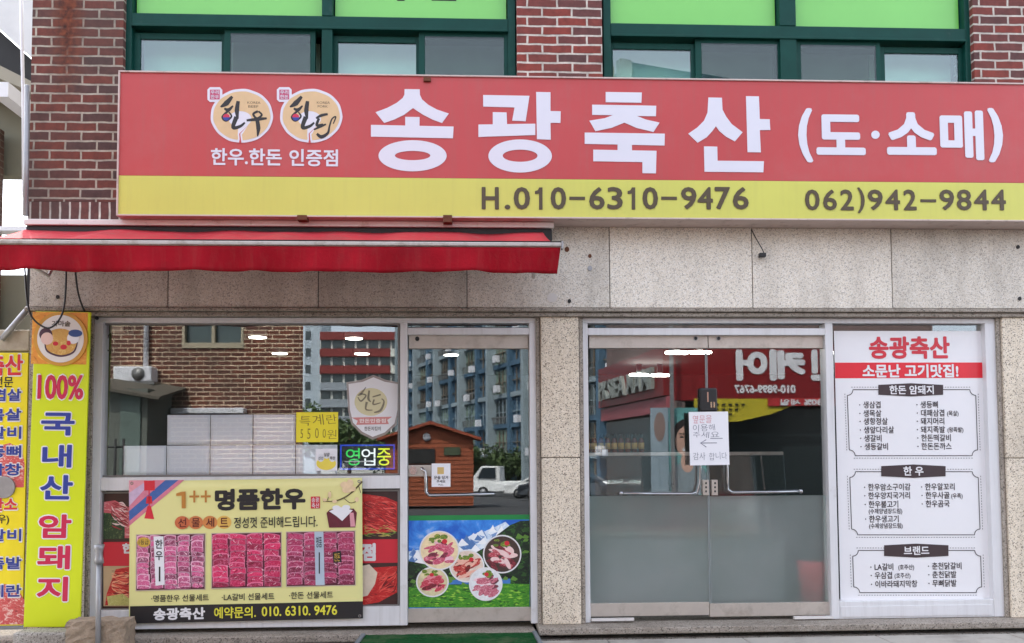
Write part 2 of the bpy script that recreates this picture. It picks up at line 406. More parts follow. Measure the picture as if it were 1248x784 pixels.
# granite lintel slabs with open joints
z_led = z_lb
jt = [36, 205, 388, 569, 743, 917, 1087, 1262, 1440]
lm = MB()
for a, b in zip(jt[:-1], jt[1:]): lm.box(X(a, 330, -.03)+.003, X(b, 330, -.03)-.003, -.03, .2, z_led+.004, z_lt-.012)
lo_ = lm.build('stone_lintel', M['lintel'], b0, bevel=.004)
for m_ in LINT[1:]: lo_.data.materials.append(m_)
for p_ in lo_.data.polygons: p_.material_index = (3, 1, 3, 1, 2, 0, 1, 0, 2)[(p_.index//6) % 9]  # tones vary by slab; darker ones under the awning put its shade into colour
dl = MB(); dl.box(XL+.01, XR, -.02, .24, z_led+.01, z_lt-.02); dl.build('lintel_backing', M['dark'], b0)
ld = MB()
ld.box(XL+.005, XR, -.045, .2, z_led-.028, z_led); ld.box(XL+.02, XR, -.02, .2, z_led-.062, z_led-.031)
ld.build('stone_ledge', M['ledge'], b0, bevel=.006)
MB().box(XL, XR, -.02, .1, z_lt-.012, z_lt+.02).build('lintel_mortar', mat('grey_mortar', (92, 84, 74), .95, 0, .3, 14, .5), b0)
z_u = z_led-.062
# pillars
def pillar(px0, px1, ztop):
    p = MB(); a, b = X(px0, 570, .0), X(px1, 570, .0); zj = Z((px0+px1)/2, 558, 0); 
    p.box(a, b, 0, .24, ZT, zj-.002); p.box(a, b, 0, .24, zj+.002, ztop)
    o = p.build('stone_pillar', M['granite'], b0, bevel=.008)
    for u, v in ((a-.035, a-.004), (b+.004, b+.035)): MB().box(u, v, .02, .24, ZT, ztop).build('pillar_edge', M['ledge'], o, bevel=.005)
pillar(660, 707, z_u); pillar(1227, 1420, z_u); pillar(37, 104, z_u)
# threshold slab and riser
st = MB(); st.box(X(655, 757, 0), XR, -.16, .3, ZT-.05, ZT); st.box(XL-.3, X(652, 757, 0), -.12, .3, ZT-.085, ZT-.03)
st.build('threshold_slab', M['ledge'], b0, bevel=.008)
rs = MB(); rs.box(XL-.3, XR, -.10, .35, -.3, ZT-.088); rs.box(X(655, 770, -.1), XR, -.26, -.105, -.3, ZT-.12)
rs.build('plinth', M['step'], b0, bevel=.01)
# body of the building (keeps the sun off the front)
cr = MB(); cr.box(XL, XL+.25, .3, 9, z_u, TOP); cr.box(XL, XL+.25, .3, 9, -.2, z_u); cr.box(XR-.25, XR, .3, 9, -.2, TOP); cr.box(XL+.25, XR-.25, 8.75, 9, -.2, TOP)
cr.box(XL-.05, XR, -.05, 9, TOP, TOP+.3); cr.build('plaster_wall', M['core'], b0)
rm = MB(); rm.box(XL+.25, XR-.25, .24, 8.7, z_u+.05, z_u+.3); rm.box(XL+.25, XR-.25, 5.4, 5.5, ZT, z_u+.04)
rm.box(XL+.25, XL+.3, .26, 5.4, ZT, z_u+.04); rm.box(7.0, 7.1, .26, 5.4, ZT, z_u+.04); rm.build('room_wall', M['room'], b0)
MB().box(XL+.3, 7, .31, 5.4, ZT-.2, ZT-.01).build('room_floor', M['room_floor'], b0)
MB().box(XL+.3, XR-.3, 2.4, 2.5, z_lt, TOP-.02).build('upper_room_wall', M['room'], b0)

# ---- upper windows
sky_tone = mat('sky_tone_sheet', (168, 206, 190), .8, 0, .12, 2)  # pale colour that stands in for the sky reflected in the panes
grey_tone = mat('grey_tone_sheet', (122, 142, 128), .8, 0, .3, 2.2)  # duller tone for the screened panes and some far windows
def upper_window(xa, xb, bar_y, mull, panes, dark_note):
    root = thing('upper_window', (0, 0, 0), None, None); root.parent = b0; root.location = Vector((0, 0, 0))-b0.location
    xm = (mull[0]+mull[1])/2
    f = MB(); x0, x1 = X(xa, 60, .05)+.004, X(xb, 60, .05)-.004
    zb0, zb1 = Z(xm, bar_y+9, .05), Z(xm, bar_y-7, .05)
    mx0, mx1 = X(mull[0], 60, .04), X(mull[1], 60, .04)
    f.box(x0, x0+.06, .05, .2, z_w0, z_w1); f.box(x1-.06, x1, .05, .2, z_w0, z_w1)
    f.box(mx0, mx1, .04, .2, z_w0, zb0); f.box(mx0, mx1, .04, .2, zb1, z_w1)
    f.box(x0+.06, x1-.06, .045, .2, zb0, zb1)
    f.box(x0+.06, x1-.06, .05, .2, z_w0, z_w0+.06); f.box(x0+.06, x1-.06, .05, .2, z_w1-.06, z_w1)
    f.box(x0+.06, x1-.06, .03, .045, zb0-.004, zb0+.016)
    f.build('frame', M['teal'], root, bevel=.004)
    for (a, b) in ((x0+.06, mx0), (mx1, x1-.06)):
        MB().box(a+.01, b-.01, .12, .13, zb1+.01, z_w1-.07).build('green_panel', M['green_film'], root)
    for (p0, p1, kind, depth) in panes:
        a, b = X(p0, 60, depth), X(p1, 60, depth); zt = zb0-.035 if kind != 'open' else zb0-.075
        s = MB(); t = .05
        s.box(a-t, a, depth, depth+.03, z_w0+.06, zt+t); s.box(b, b+t*.8, depth, depth+.03, z_w0+.06, zt+t); s.box(a, b, depth, depth+.03, zt, zt+t); s.box(a, b, depth, depth+.03, z_w0+.06, z_w0+.1)
        o = s.build('sash', M['teal'], root, bevel=.003)
        MB().box(a, b, depth+.012, depth+.018, z_w0+.1, zt).build('pane', M['upglass'], root)
        if kind == 'mesh': MB().box(a, b, depth-.004, depth-.002, z_w0+.1, zt).build('insect_screen', M['screen'], root)
        MB().box(a-.04, b+.04, .3, .32, z_w0, zb0).build('tone_sheet', sky_tone if kind != 'mesh' else grey_tone, root)  # added sheet, puts the brightness of the reflected sky into its colour
upper_window(150, 629, 27, (392, 405), [(171, 270, 'open', .10), (281, 378, 'mesh', .07), (412, 507, 'open', .10), (518, 614, 'mesh', .07)], '')
upper_window(735, 1186, 39, (951, 971), [(747, 842, 'open', .10), (855, 947, 'mesh', .07), (976, 1067, 'mesh', .07), (1078, 1168, 'open', .10)], '')
# scraps of dark lettering left on the green panels
for (x0, y0, x1, y1) in ((484, -6, 493, 1), (526, -8, 556, 1)):
    MB().pbox(x0, y0, x1, y1, .118, .119).build('letter_remnant', M['dark'], b0)

# ---- shop fronts: white aluminium frames
ZB = ZT+.003
def rail(mb, x0, y0, x1, y1, Y=.04, Y1=.16): mb.pbox(x0, y0, x1, y1, Y, Y1)
z_ft = Z(620, 385, .04)
def frame_left():
    f = MB()
    zt0 = Z(370, 393.5, .04)
    xa, xb = X(112, 570, .04), X(655, 570, .04)
    f.box(xa, xb, .04, .16, zt0, min(z_ft, z_u-.003))                       # head
    f.box(xa, X(122.5, 570, .04), .04, .16, ZB, zt0)                        # left post
    f.box(X(487.5, 570, .04), X(496.5, 570, .04), .04, .16, ZB, zt0)        # mullion
    f.box(X(646, 570, .04), xb, .04, .16, ZB, zt0)                          # right jamb
    xl, xm, xr = X(122.5, 570, .04), X(487.5, 570, .04), X(496.5, 570, .04)
    f.box(xl, xm, .042, .16, Z(300, 597, .04), Z(300, 581, .04))            # mid rail
    f.box(xl, xm, .042, .16, ZB, Z(300, 742, .04))                          # bottom rail
    f.box(xr, X(646, 570, .04), .042, .16, Z(570, 408, .04), Z(570, 399.5, .04))   # transom rail
    o = f.build('window_frame', M['alu'], b0, bevel=.004)
    # dark rubber lines round the panes
    gk = MB()
    for (x0, y0, x1, y1) in ((123, 394, 487, 580.5), (123, 598, 487, 741.5)):
        a, b, c, d = rc(x0, y0, x1, y1, .085); t = .014
        gk.box(a, a+t, .08, .11, c, d); gk.box(b-t, b, .08, .11, c, d); gk.box(a+t, b-t, .08, .11, c, c+t); gk.box(a+t, b-t, .08, .11, d-t, d)
    gk.build('glazing_seal', M['alu_dark'], o)
    for (x0, y0, x1, y1) in ((124, 394, 486, 580), (124, 598, 486, 741)):
        MB().pbox(x0, y0, x1, y1, G, G+.006).build('pane', M['glass'], o)
    MB().pbox(497, 394, 645, 399, G, G+.006).build('transom_pane', M['glass'], o)
    return o
frame_left()
def frame_right():
    f = MB(); xa, xb = X(707, 570, .04), X(1222, 570, .04); zt0 = Z(960, 394, .04)
    f.box(xa, xb, .04, .16, zt0, min(z_ft, z_u-.003))
    x1, x2, x3, x4 = X(718, 570, .04), X(1009.5, 570, .04), X(1019, 570, .04), X(1206, 570, .04)
    f.box(xa, x1, .04, .16, ZB, zt0); f.box(x2, x3, .04, .16, ZB, zt0); f.box(x4, xb, .04, .16, ZB, zt0)
    f.box(x1, x2, .042, .16, Z(860, 408.5, .04), Z(860, 400, .04))
    f.box(x3, x4, .042, .16, ZB, Z(1110, 732, .04))
    o = f.build('window_frame', M['alu'], b0, bevel=.004)
    MB().box(x3+.01, x4-.02, .036, .041, ZB+.015, Z(1110, 738, .04)).build('bottom_panel', M['alu'], o, bevel=.003)
    MB().pbox(719, 394, 1008, 400, G, G+.006).build('transom_pane', M['glass'], o)
    MB().pbox(1019, 394, 1206, 733, G, G+.006).build('pane', M['glass'], o)
frame_right()
# ---- glass doors
frost, nt, bs = newmat('frosted_film')
bs.inputs['Base Color'].default_value = (*s2l((176, 186, 182)), 1); bs.inputs['Transmission Weight'].default_value = .88
bs.inputs['Roughness'].default_value = .5; bs.inputs['IOR'].default_value = 1.03; bs.inputs['Specular IOR Level'].default_value = .3
nt.links.new(ramp(nt, noise(nt, coords(nt), 1.5, 3), [(.3, s2l((214, 226, 220))), (.7, s2l((240, 246, 243)))]), bs.inputs['Base Color'])
def rail_mesh(x0, y0, x1, y1): return MB().pbox(x0, y0, x1, y1, G-.022, G+.03)
d1 = thing('entrance_door', (0, 0, 0), None, None); d1.parent = b0; d1.location = -b0.location
rail_mesh(498, 408.5, 644, 425).build('top_rail', M['steel'], d1, bevel=.003)
rail_mesh(497, 741, 648, 758).build('bottom_rail', M['steel'], d1, bevel=.003)
MB().pbox(498, 425, 645, 741, G, G+.01).build('pane', M['glass'], d1)
MB().pell(508.5, 413, 2.6, 2.8, G-.026, G-.02).build('keyhole', M['dark'], d1)
lk = MB().pbox(497, 567, 526, 581, G-.02, G); lk.build('lock_plate', M['steel'], d1, bevel=.006)
MB().pell(503.5, 573.5, 4.5, 5, G-.03, G-.02, 20).build('lock_cylinder', M['chrome'], d1)
h = MB(); hy = G-.055
h.tube([at(514, 571, G-.02), at(514, 571, hy), at(518, 575, hy), at(519, 590, hy), at(519, 600, hy), at(523, 604, hy), at(560, 603.4, hy), at(602, 602.4, hy), at(602, 602.4, G)], .011, 10)
h.build('handle', M['chrome'], d1)
for (xa, xb, kx, hx) in ((718, 862.5, 845, -1), (863.5, 1010, 873, 1)):
    d = thing('entrance_door', (0, 0, 0), None, None); d.parent = b0; d.location = -b0.location
    rail_mesh(xa, 408.8, xb, 424.5).build('top_rail', M['steel'], d, bevel=.003)
    rail_mesh(xa+(.5 if hx < 0 else 1.5), 735, xb+2, 751).build('bottom_rail', M['steel'], d, bevel=.003)
    MB().pbox(xa+.3, 424.5, xb, 604, G, G+.01).build('pane', M['glass'], d)
    MB().pbox(xa+.3, 604.2, xb+1, 735, G, G+.01).build('frosted_pane', frost, d)
    k = MB().pell(kx+3, 412.5, 2.8, 2.8, G-.027, G-.02, 20); k.build('bolt_cover', M['pole'], d)
    MB().pell(kx+3, 412.5, 1.9, 2.1, G-.029, G-.026, 12).build('keyhole', M['dark'], d)
    h = MB()
    if hx < 0: pts = [(851, 560, G), (851, 560, hy), (853.5, 566, hy), (853, 590, hy), (850, 600, hy), (843, 602, hy), (800, 602, hy), (757, 601.5, hy), (757, 601.5, G)]
    else: pts = [(882, 560, G), (882, 560, hy), (886, 566, hy), (887, 588, hy), (887, 597, hy), (893, 600.5, hy), (940, 600, hy), (976, 599, hy), (976, 599, G)]
    h.tube([at(*p) for p in pts], .0095, 10)
    h.ball(at(pts[-2][0], pts[-2][1], hy), .017)
    h.build('handle', M['chrome'], d, smooth_all=True)
    lx = 856.5 if hx < 0 else 867.5
    MB().pbox(lx, 585, lx+7.5, 604, G-.02, G+.02).build('lock_plate', M['steel'], d, bevel=.004)
    kk = MB()
    for q in range(3): kk.pell(lx+4, 589+q*5, 1.2, 1.5, G-.0215, None, 10)
    kk.build('keyhole', M['dark'], d)
    MB().pbox(862.2 if hx < 0 else 863.8, 425, 862.9 if hx < 0 else 864.5, 735, G-.006, G+.012).build('edge_seal', mat('edge_strip', (150, 156, 156), .5), d)
MB().pbox(721, 754, 773, 757, .02, .05).build('threshold_strip', M['rail_white'], b0)
MB().pbox(968, 751.5, 1016, 754.5, .02, .05).build('threshold_strip', M['rail_white'], b0)

# ================================================================== the big sign
SY = -.26
sx0, sx1 = X(145.5, 175, SY), X(1300, 185, SY)
sz1, sz0 = Z(690, 96, SY), Z(690, 265, SY); szm = Z(690, 218.5, SY)
sg = thing('shop_sign', ((sx0+sx1)/2, SY, sz0), 'long red and yellow shop sign with big white letters above the shop front', 'sign')
MB().box(sx0, sx1, SY, -.02, szm+.001, sz1).build('red_panel', M['signred'], sg)
MB().box(sx0, sx1, SY, -.02, sz0, szm-.001).build('yellow_panel', M['signyellow'], sg)
fr = MB(); t = .012
fr.box(sx0-t, sx0, SY-.012, -.02, sz0, sz1); fr.box(sx1, sx1+t, SY-.012, -.02, sz0, sz1); fr.box(sx0-t, sx1+t, SY-.012, -.02, sz1, sz1+t); fr.box(sx0-t, sx1+t, SY-.012, -.02, sz0-t, sz0)
fr.build('frame', mat('sign_frame', (196, 176, 168), .5, 0, .1, 5, 0, .5, ((110, 84, 66), 9, .55, .7)), sg, bevel=.002)
LY = SY-.004
def c2(p): return (240+p[0]/3.9, 90+p[1]/3.9)
def c3(p): return (540+p[0]/2.9714, 90+p[1]/2.9714)
big = MB()
def bp(pts, f, k): big.ppoly([f(p) for p in pts], LY-k*.0003, SY+.001)
bp([(987, 73), (1059, 74), (1060, 100), (1070, 122), (1100, 148), (1140, 170), (1197, 189), (1165, 234), (1120, 218), (1075, 195), (1027, 163), (985, 195), (940, 217), (890, 234), (849, 183), (905, 162), (950, 138), (978, 115), (986, 100)], c2, 0)
bp([(990, 205), (1058, 206), (1058, 250), (990, 248)], c2, 0); bp([(827, 243), (1220, 251), (1217, 307), (827, 299)], c2, 1)
def ring(cx, cy, rx, ry, ix, iy, f, s):
    a = f((cx, cy)); big.pell(a[0], a[1], rx/s, ry/s, LY, None, 56, (a[0], a[1]-1/s, ix/s, iy/s))
ring(1025, 390, 162, 74, 84, 22, c2, 3.9)
bp([(145, 77), (313, 80), (299, 172), (250, 170), (259, 122), (145, 119)], c3, 0)
bp([(180, 139), (230, 140), (232, 187), (180, 186)], c3, 0); bp([(128, 184), (334, 181), (334, 222), (128, 229)], c3, 1)
bp([(337, 66), (389, 67), (389, 135), (426, 136), (425, 178), (389, 178), (390, 239), (340, 237)], c3, 0)
ring(279, 298, 115, 60, 63, 22, c3, 2.9714)
bp([(589, 66), (720, 68), (718, 105), (589, 103)], c3, 0)
bp([(540, 112), (772, 116), (771, 154), (702, 153), (735, 166), (784, 177), (762, 211), (700, 196), (657, 177), (610, 196), (552, 208), (530, 170), (585, 161), (615, 150), (540, 149)], c3, 0)
bp([(513, 213), (803, 217), (802, 260), (513, 254)], c3, 0); bp([(632, 250), (684, 252), (684, 280), (632, 280)], c3, 1)
bp([(544, 275), (773, 279), (771, 361), (722, 360), (722, 320), (544, 317)], c3, 0)
bp([(961, 86), (1010, 87), (1012, 130), (1025, 155), (1045, 182), (1085, 212), (1057, 245), (1025, 228), (1000, 207), (988, 190), (975, 208), (955, 230), (922, 250), (888, 217), (920, 195), (945, 170), (958, 140)], c3, 0)
bp([(1097, 81), (1144, 82), (1147, 164), (1183, 165), (1185, 204), (1147, 204), (1151, 285), (1103, 284)], c3, 0)
bp([(945, 263), (993, 264), (994, 315), (1162, 317), (1160, 357), (947, 355)], c3, 0)
big.build('main_lettering', M['signwhite'], sg)
lt = MB()
def c4(p): return (930+p[0]/3.563, 60+p[1]/3.563)
def r4(a, b, c, d): return (*c4((a, b)), *c4((c, d)))
lt.text('(', r4(152, 256, 216, 492), LY, .03, .012); lt.text(')', r4(976, 256, 1042, 492), LY, .03, .012)
lt.text('도', r4(230, 284, 444, 460), LY, .028, .010); lt.text('소', r4(536, 274, 752, 460), LY, .028, .010); lt.text('매', r4(768, 266, 958, 482), LY, .028, .010)
lt.pell(*c4((488, 372)), 5.2, 5.0, LY)
lt.build('retail_lettering', M['signwhite'], sg)
s2 = MB(); s2.text('한우.한돈', (257, 181, 343.5, 202), LY, .018, .006); s2.text('인증점', (352.5, 182, 412, 203), LY, .018, .006)
s2.build('certified_lettering', M['signwhite'], sg)
ph = MB()
for ch, a, b in (('H', 587, 608), ('.', 615, 622), ('0', 626, 646), ('0', 671, 690), ('6', 718, 737), ('3', 740, 759), ('0', 783, 802), ('9', 830, 849), ('4', 850, 869), ('7', 871, 890), ('6', 893, 912.5)):
    y0, y1 = (228 if ch != '.' else 249.5), 255.5
    ph.text(ch, (a, y0, b, y1), LY, .022, 0)
for a in (652, 765): ph.ppoly([(a, 236.5), (a, 233), (a+3.5, 231.8), (a+5.2, 228.5), (a+9.2, 228.5), (a+9.2, 255.5), (a+5, 255.5), (a+5, 236)], LY, SY+.001)
for a in (694, 806): ph.pbox(a, 239.8, a+19, 243.6, LY, SY+.001)
ph.build('phone_number', M['brown_ink'], sg); ph = MB()
for ch, a, b in (('0', 981, 999), ('6', 1003, 1020), ('2', 1024, 1040.5), (')', 1045, 1054), ('9', 1057.5, 1076), ('4', 1079, 1097), ('2', 1101, 1117), ('9', 1145, 1163), ('8', 1166, 1184), ('4', 1187, 1205), ('4', 1208, 1226)):
    ph.text(ch, (a, 231 if ch != ')' else 228.5, b, 256.5 if ch != ')' else 260), LY, .020, 0)
ph.pbox(1122, 243, 1141, 246.5, LY, SY+.001)
ph.build('phone_number', M['brown_ink'], sg)
def emblem(ox, second):
    e = MB()
    def q(x, y): return (240+(x+ox)/3.9, 90+y/3.9)
    def blob(r, inset):
        pts = []
        for i in range(160):
            a = 2*math.pi*i/160
            wv = 1+.003*math.sin(7*a)+.004*math.sin(13*a+1)
            x, y = 213+(148-inset)*math.cos(a)*wv, 200+(128-inset)*math.sin(a)*wv
            pts.append(q(x, y))
        return pts
    o = e.ppoly(blob(1, 0), LY, SY+.001).build('emblem', M['signwhite'], sg)
    MB().ppoly(blob(1, 12), LY-.001).build('emblem_disc', M['emb_tan'], o)
    w_ = MB(); w_.pell(*q(205, 215), 14, 9.5, LY-.0014); w_.build('emblem_patch', M['signwhite'], o)
    k = MB()
    def S(pts, wd): k.stroke([q(*p) for p in pts], [v/3.9 for v in wd], LY-.0018-.0002*len(k.f)/100)
    S([(168, 108), (140, 140), (112, 158)], [12, 26, 6]); S([(130, 165), (150, 172), (172, 152)], [8, 18, 6])
    S([(150, 175), (122, 205), (138, 224), (164, 204), (152, 182)], [10, 12, 9, 9, 6])
    S([(196, 130), (190, 175), (194, 215)], [16, 22, 8]); S([(188, 205), (172, 255), (205, 250), (228, 232)], [22, 18, 14, 8])
    if not second:
        S([(290, 178), (268, 192), (285, 212), (308, 196), (292, 178)], [11, 11, 10, 10, 8]); S([(236, 222), (290, 216), (332, 212)], [10, 17, 9]); S([(286, 218), (292, 260), (288, 298)], [18, 20, 5])
    else:
        S([(236, 212), (262, 198), (292, 192)], [9, 14, 10]); S([(250, 212), (240, 245), (270, 240)], [12, 14, 8]); S([(226, 266), (260, 250), (284, 240)], [7, 12, 7]); S([(240, 285), (262, 300), (292, 282), (300, 250), (312, 215), (330, 205), (318, 238)], [11, 18, 12, 8, 7, 7, 5])
    k.build('emblem_lettering', M['ink'], o)
    d = MB(); a = q(140, 207); d.pell(*a, 4.2, 4.2, LY-.0026); d.build('emblem_dot', M['crimson'], o)
    d = MB(); d.ppoly([(a[0]-4.2*math.cos(t), a[1]+4.2*math.sin(t)) for t in [math.pi*i/12 for i in range(13)]], LY-.003); d.build('emblem_dot', M['blue_ink'], o)
    n = MB(); n.ppoly([q(250, 232), q(232, 262), q(214, 290), q(216, 308), q(222, 326), q(190, 326), q(196, 308), q(194, 290), q(196, 262)], LY-.0011); n.build('emblem_notch', M['signwhite'], o)
    n = MB(); n.ppoly([q(244, 244), q(206, 285), q(209, 312), q(212, 331), q(199, 331), q(203, 312), q(201, 285)], LY-.0013); n.build('emblem_notch', M['signred'], o)
    tx = MB(); tx.text('KOREA', (*q(240, 132), *q(302, 143)), LY-.0016); tx.text('PORK' if second else 'BEEF', (*q(244, 150), *q(292, 161)), LY-.0016); tx.build('emblem_caption', M['brown_ink'], o)
    sq = MB(); cx, cy = q(85, 99); sq.ppoly([(cx-9+3*0, cy-6), (cx-6, cy-9), (cx+6, cy-9), (cx+9, cy-6), (cx+9, cy+6), (cx+6, cy+9), (cx-6, cy+9), (cx-9, cy+6)], LY-.0006, SY+.001)
    so_ = sq.build('seal_backing', M['signwhite'], o)
    MB().ppoly([(cx-6, cy-6), (cx+6, cy-6), (cx+6, cy+6), (cx-6, cy+6)], LY-.0014).build('seal', mat('seal_red', (188, 72, 108), .5), o)
    mm = MB(); mm.text('우리', (cx-5, cy-5.2, cx+5, cy-.4), LY-.002, .02); mm.text('한돈' if second else '한우', (cx-5, cy+.4, cx+5, cy+5.2), LY-.002, .02); mm.build('seal_lettering', M['signwhite'], o)
emblem(0, False); emblem(330, True)
# rusty brackets under and over the sign
for (x0, y0, x1, y1) in ((362, 262, 374, 268), (540, 262, 551, 271), (516, 94, 525, 99)):
    MB().pbox(x0, y0, x1, y1, SY-.02, SY+.06).build('bracket', M['rust'], sg, bevel=.003)

# ================================================================== awning
AY = -1.12
aw = thing('awning', (X(330, 300, AY), AY, Z(330, 330, AY)), 'red canvas awning with white front bar over the left window and door', 'awning')
ax0, ax1 = X(-70, 295, AY), X(684, 296, AY)
az_f = Z(330, 297, AY); az_w = Z(330, 281, -.10)
def canopy():
    n, k = 60, 8; vs = []; fs = []
    for j in range(k+1):
        t = j/k; y = -.10+(AY+.10)*t
        for i in range(n+1):
            u = i/n; x = ax0+.04+(ax1-ax0-.08)*u
            z = az_w+(az_f+.012-az_w)*t - .022*math.sin(math.pi*t)*(1+.8*math.sin(u*23)+.5*math.sin(u*57+1)) + .006*math.sin(u*31+2)*(1-t)
            vs.append((x, y, z))
    for j in range(k):
        for i in range(n): a = j*(n+1)+i; fs.append((a, a+n+1, a+n+2, a+1))
    return MB().add(vs, fs, True)
o = canopy().build('canopy', M['canvas'], aw); sm = o.modifiers.new('thick', 'SOLIDIFY'); sm.thickness = .004
fb = MB(); fb.box(ax0, ax1, AY-.02, AY+.02, az_f-.013, az_f+.013); fb.build('front_bar', mat('bar_grey', (186, 178, 172), .5, 0, .08, 4, 0, .4, ((130, 112, 98), 10, .5, .6)), aw, bevel=.006)
MB().box(ax1, ax1+.012, AY-.025, AY+.025, az_f-.03, az_f+.022).build('end_cap', M['pole'], aw, bevel=.004)
MB().box(ax0, ax1, AY-.006, AY+.018, az_f+.019, az_f+.024).build('bar_seam', M['dark'], aw)
def valance():
    n, k = 90, 6; vs = []; fs = []; zb = Z(330, 330.5, AY)
    for j in range(k+1):
        t = j/k
        for i in range(n+1):
            u = i/n; x = ax0+.005+(ax1-ax0-.01)*u
            y = AY-.008+t*(.022*math.sin(u*29+math.sin(u*7))+.016*math.sin(u*71+1)+.012*math.sin(u*130)*math.sin(u*9)) + t*.02
            e = max(0, (u-.93)/.07)
            vs.append((x-e*t*.02, y+e*t*.05, az_f-.018+(zb-az_f+.018)*t+ (.004*math.sin(u*17)+.003*math.sin(u*53))*t))
    for j in range(k):
        for i in range(n): a = j*(n+1)+i; fs.append((a, a+n+1, a+n+2, a+1))
    return MB().add(vs, fs, True)
o = valance().build('valance', M['canvas_v'], aw); sm = o.modifiers.new('thick', 'SOLIDIFY'); sm.thickness = .003
cz = Z(350, 273, -.16)
MB().box(X(30, 270, -.16), X(675, 272, -.16), -.18, -.031, cz-.022, cz+.022).build('cassette', M['rail_white'], aw, bevel=.006)
MB().box(X(36, 280, -.1), X(672, 280, -.1), -.16, -.032, cz-.12, cz-.024).build('roller', M['dark'], aw, bevel=.01)
for px in (60, 650):
    x = X(px, 300, -.3); am = MB(); am.tube([(x, -.04, az_w-.08), (x, -.3, az_f-.05), (x, AY+.03, az_f-.005)], .012); am.build('folding_arm', M['rail_white'], aw)

# ================================================================== upright yellow signs at the left
VY = -.10
vx = rc(32.5, 380, 101, 764.5, VY)
vsn = thing('upright_sign', ((vx[0]+vx[1])/2, VY, vx[2]), 'upright lime yellow sign with blue and red letters and a round plate picture on top', 'sign', ry=.016)
MB().box(vx[0], vx[1], VY, -.082, vx[2], vx[3]).build('panel', M['lime'], vsn, bevel=.004)
pt = MB().pbox(33, 380.6, 100.5, 444, VY-.001, VY+.001); pt.build('picture_top', meatmat('orange_print', (226, 150, 60), (240, 196, 90), (150, 70, 40), 12, (1, 1, 1)), vsn)
pl = MB().pell(68, 413, 33, 33, VY-.010, VY-.001, 48).build('plate', mat('plate_rim', (206, 152, 60), .4, 0, .1), vsn)
MB().pell(68, 413, 28.5, 29, VY-.0115, None, 48).build('plate_centre', mat('plate_white', (224, 220, 214), .4), pl)
MB().pell(68, 417, 20, 16.5, VY-.0122, None, 40).build('stew', meatmat('stew', (206, 160, 84), (226, 196, 120), (190, 120, 60), 26, (1, 1, 1)), pl)
e = MB(); e.stroke([(49, 416), (52, 428), (68, 434), (84, 429), (89, 416)], [1, 2.2, 2.2, 2.2, 1], VY-.0128); e.pell(50, 408, 8, 8, VY-.0126); e.build('dark_shape', mat('plum_print', (74, 44, 62), .5), pl)
MB().pell(51.5, 413, 7.5, 7.5, VY-.0131).build('pale_shape', mat('pale_print', (230, 196, 184), .5), pl)
MB().pell(83.5, 412, 7.5, 7, VY-.0131).build('pale_shape', M['paper'], pl)
MB().pell(86, 406, 8.5, 4.5, VY-.0135).build('blue_shape', mat('navy_print', (40, 74, 134), .5), pl)
e = MB(); e.pell(62, 419, 3.4, 2.6, VY-.0135); e.pell(72, 423, 4, 3, VY-.0135); e.pell(78, 418, 2.6, 3, VY-.0135); e.build('red_shape', M['red_ink'], pl)
e = MB(); e.text('가마솥', (57, 391, 80, 398), VY-.0125, .02); e.build('plate_lettering', M['brown_ink'], pl)
def outlined(txt_list, col, parent, Y, halo=.055):
    for t, r in txt_list:
        a = MB(); b = MB(); a.text(t, (r[0]-1.6, r[1]-1.6, r[2]+1.6, r[3]+1.6), Y, halo, .008); b.text(t, r, Y-.0016, .026, .008)
        o = a.build('letter_outline', M['vinyl'], parent); b.build('lettering', col, o)
outlined([('100%', (41, 457, 97, 487))], M['crimson'], vsn, VY-.001, .03)
outlined([('국', (46, 503, 87, 531)), ('내', (48, 542, 84, 570)), ('산', (46, 579, 86, 609))], M['blue_ink'], vsn, VY-.001)
outlined([('암', (45, 627, 85, 656)), ('돼', (44, 665, 84, 694)), ('지', (44, 703, 82, 733))], M['crimson'], vsn, VY-.001)
# partly seen sign further left
UY = .02
ux = rc(-42, 430, 31, 763, UY)
us = thing('upright_sign', ((ux[0]+ux[1])/2, UY, ux[2]), 'yellow menu sign cut by the left edge of the photo with meat pictures', 'sign')
MB().box(ux[0], ux[1], UY, .09, ux[2], ux[3]).build('panel', mat('menu_yellow', (236, 216, 30), .42, 0, .08), us, bevel=.004)
mt = meatmat('sign_meat', (206, 84, 84), (238, 206, 196), (120, 40, 44), 24, (1, 1, 1.6), rot=.6)
MB().ppoly([(-40, 560), (-10, 546), (12, 540), (27, 549), (30, 566), (29, 594), (-40, 596)], UY-.001).build('meat_picture', mt, us)
MB().ppoly([(-40, 716), (8, 712), (24, 722), (30, 732), (30, 761), (-40, 762)], UY-.001).build('meat_picture', mt, us)
mp_ = MB().pell(4, 594, 14, 13.5, UY-.014, UY, 32); mp_.build('metal_bowl', M['pole'], us, bevel=.004)
outlined([('축산', (-16, 432, 28, 458))], M['red_ink'], us, UY-.0018, .05)
e = MB(); e.text('전문', (-8, 459, 16, 472), UY-.002, .015); e.text('(한우)', (-18, 627, 11, 640), UY-.002, .015); e.build('small_lettering', M['ink'], us)
outlined([(t, (3-12*len(t)+7, y, 26, y+15)) for t, y in (('삼겹살', 474), ('목살', 498), ('갈비', 520), ('등뼈', 543), ('막창', 565), ('갈비', 645), ('족발', 679), ('계란', 713))], M['blue_ink'], us, UY-.0018, .05)
outlined([('한소', (-12, 607, 21, 623))], M['red_ink'], us, UY-.0018, .05)
bx = MB().pbox(-40, 402, 36, 428, .03, .12); bx.build('sign_light_box', mat('cream_metal', (176, 166, 146), .5, 0, .1, 3, 0, .5, ((120, 104, 84), 6, .5, .5)), label='cream metal box rail above the cut yellow menu sign', cat='box', bevel=.01)
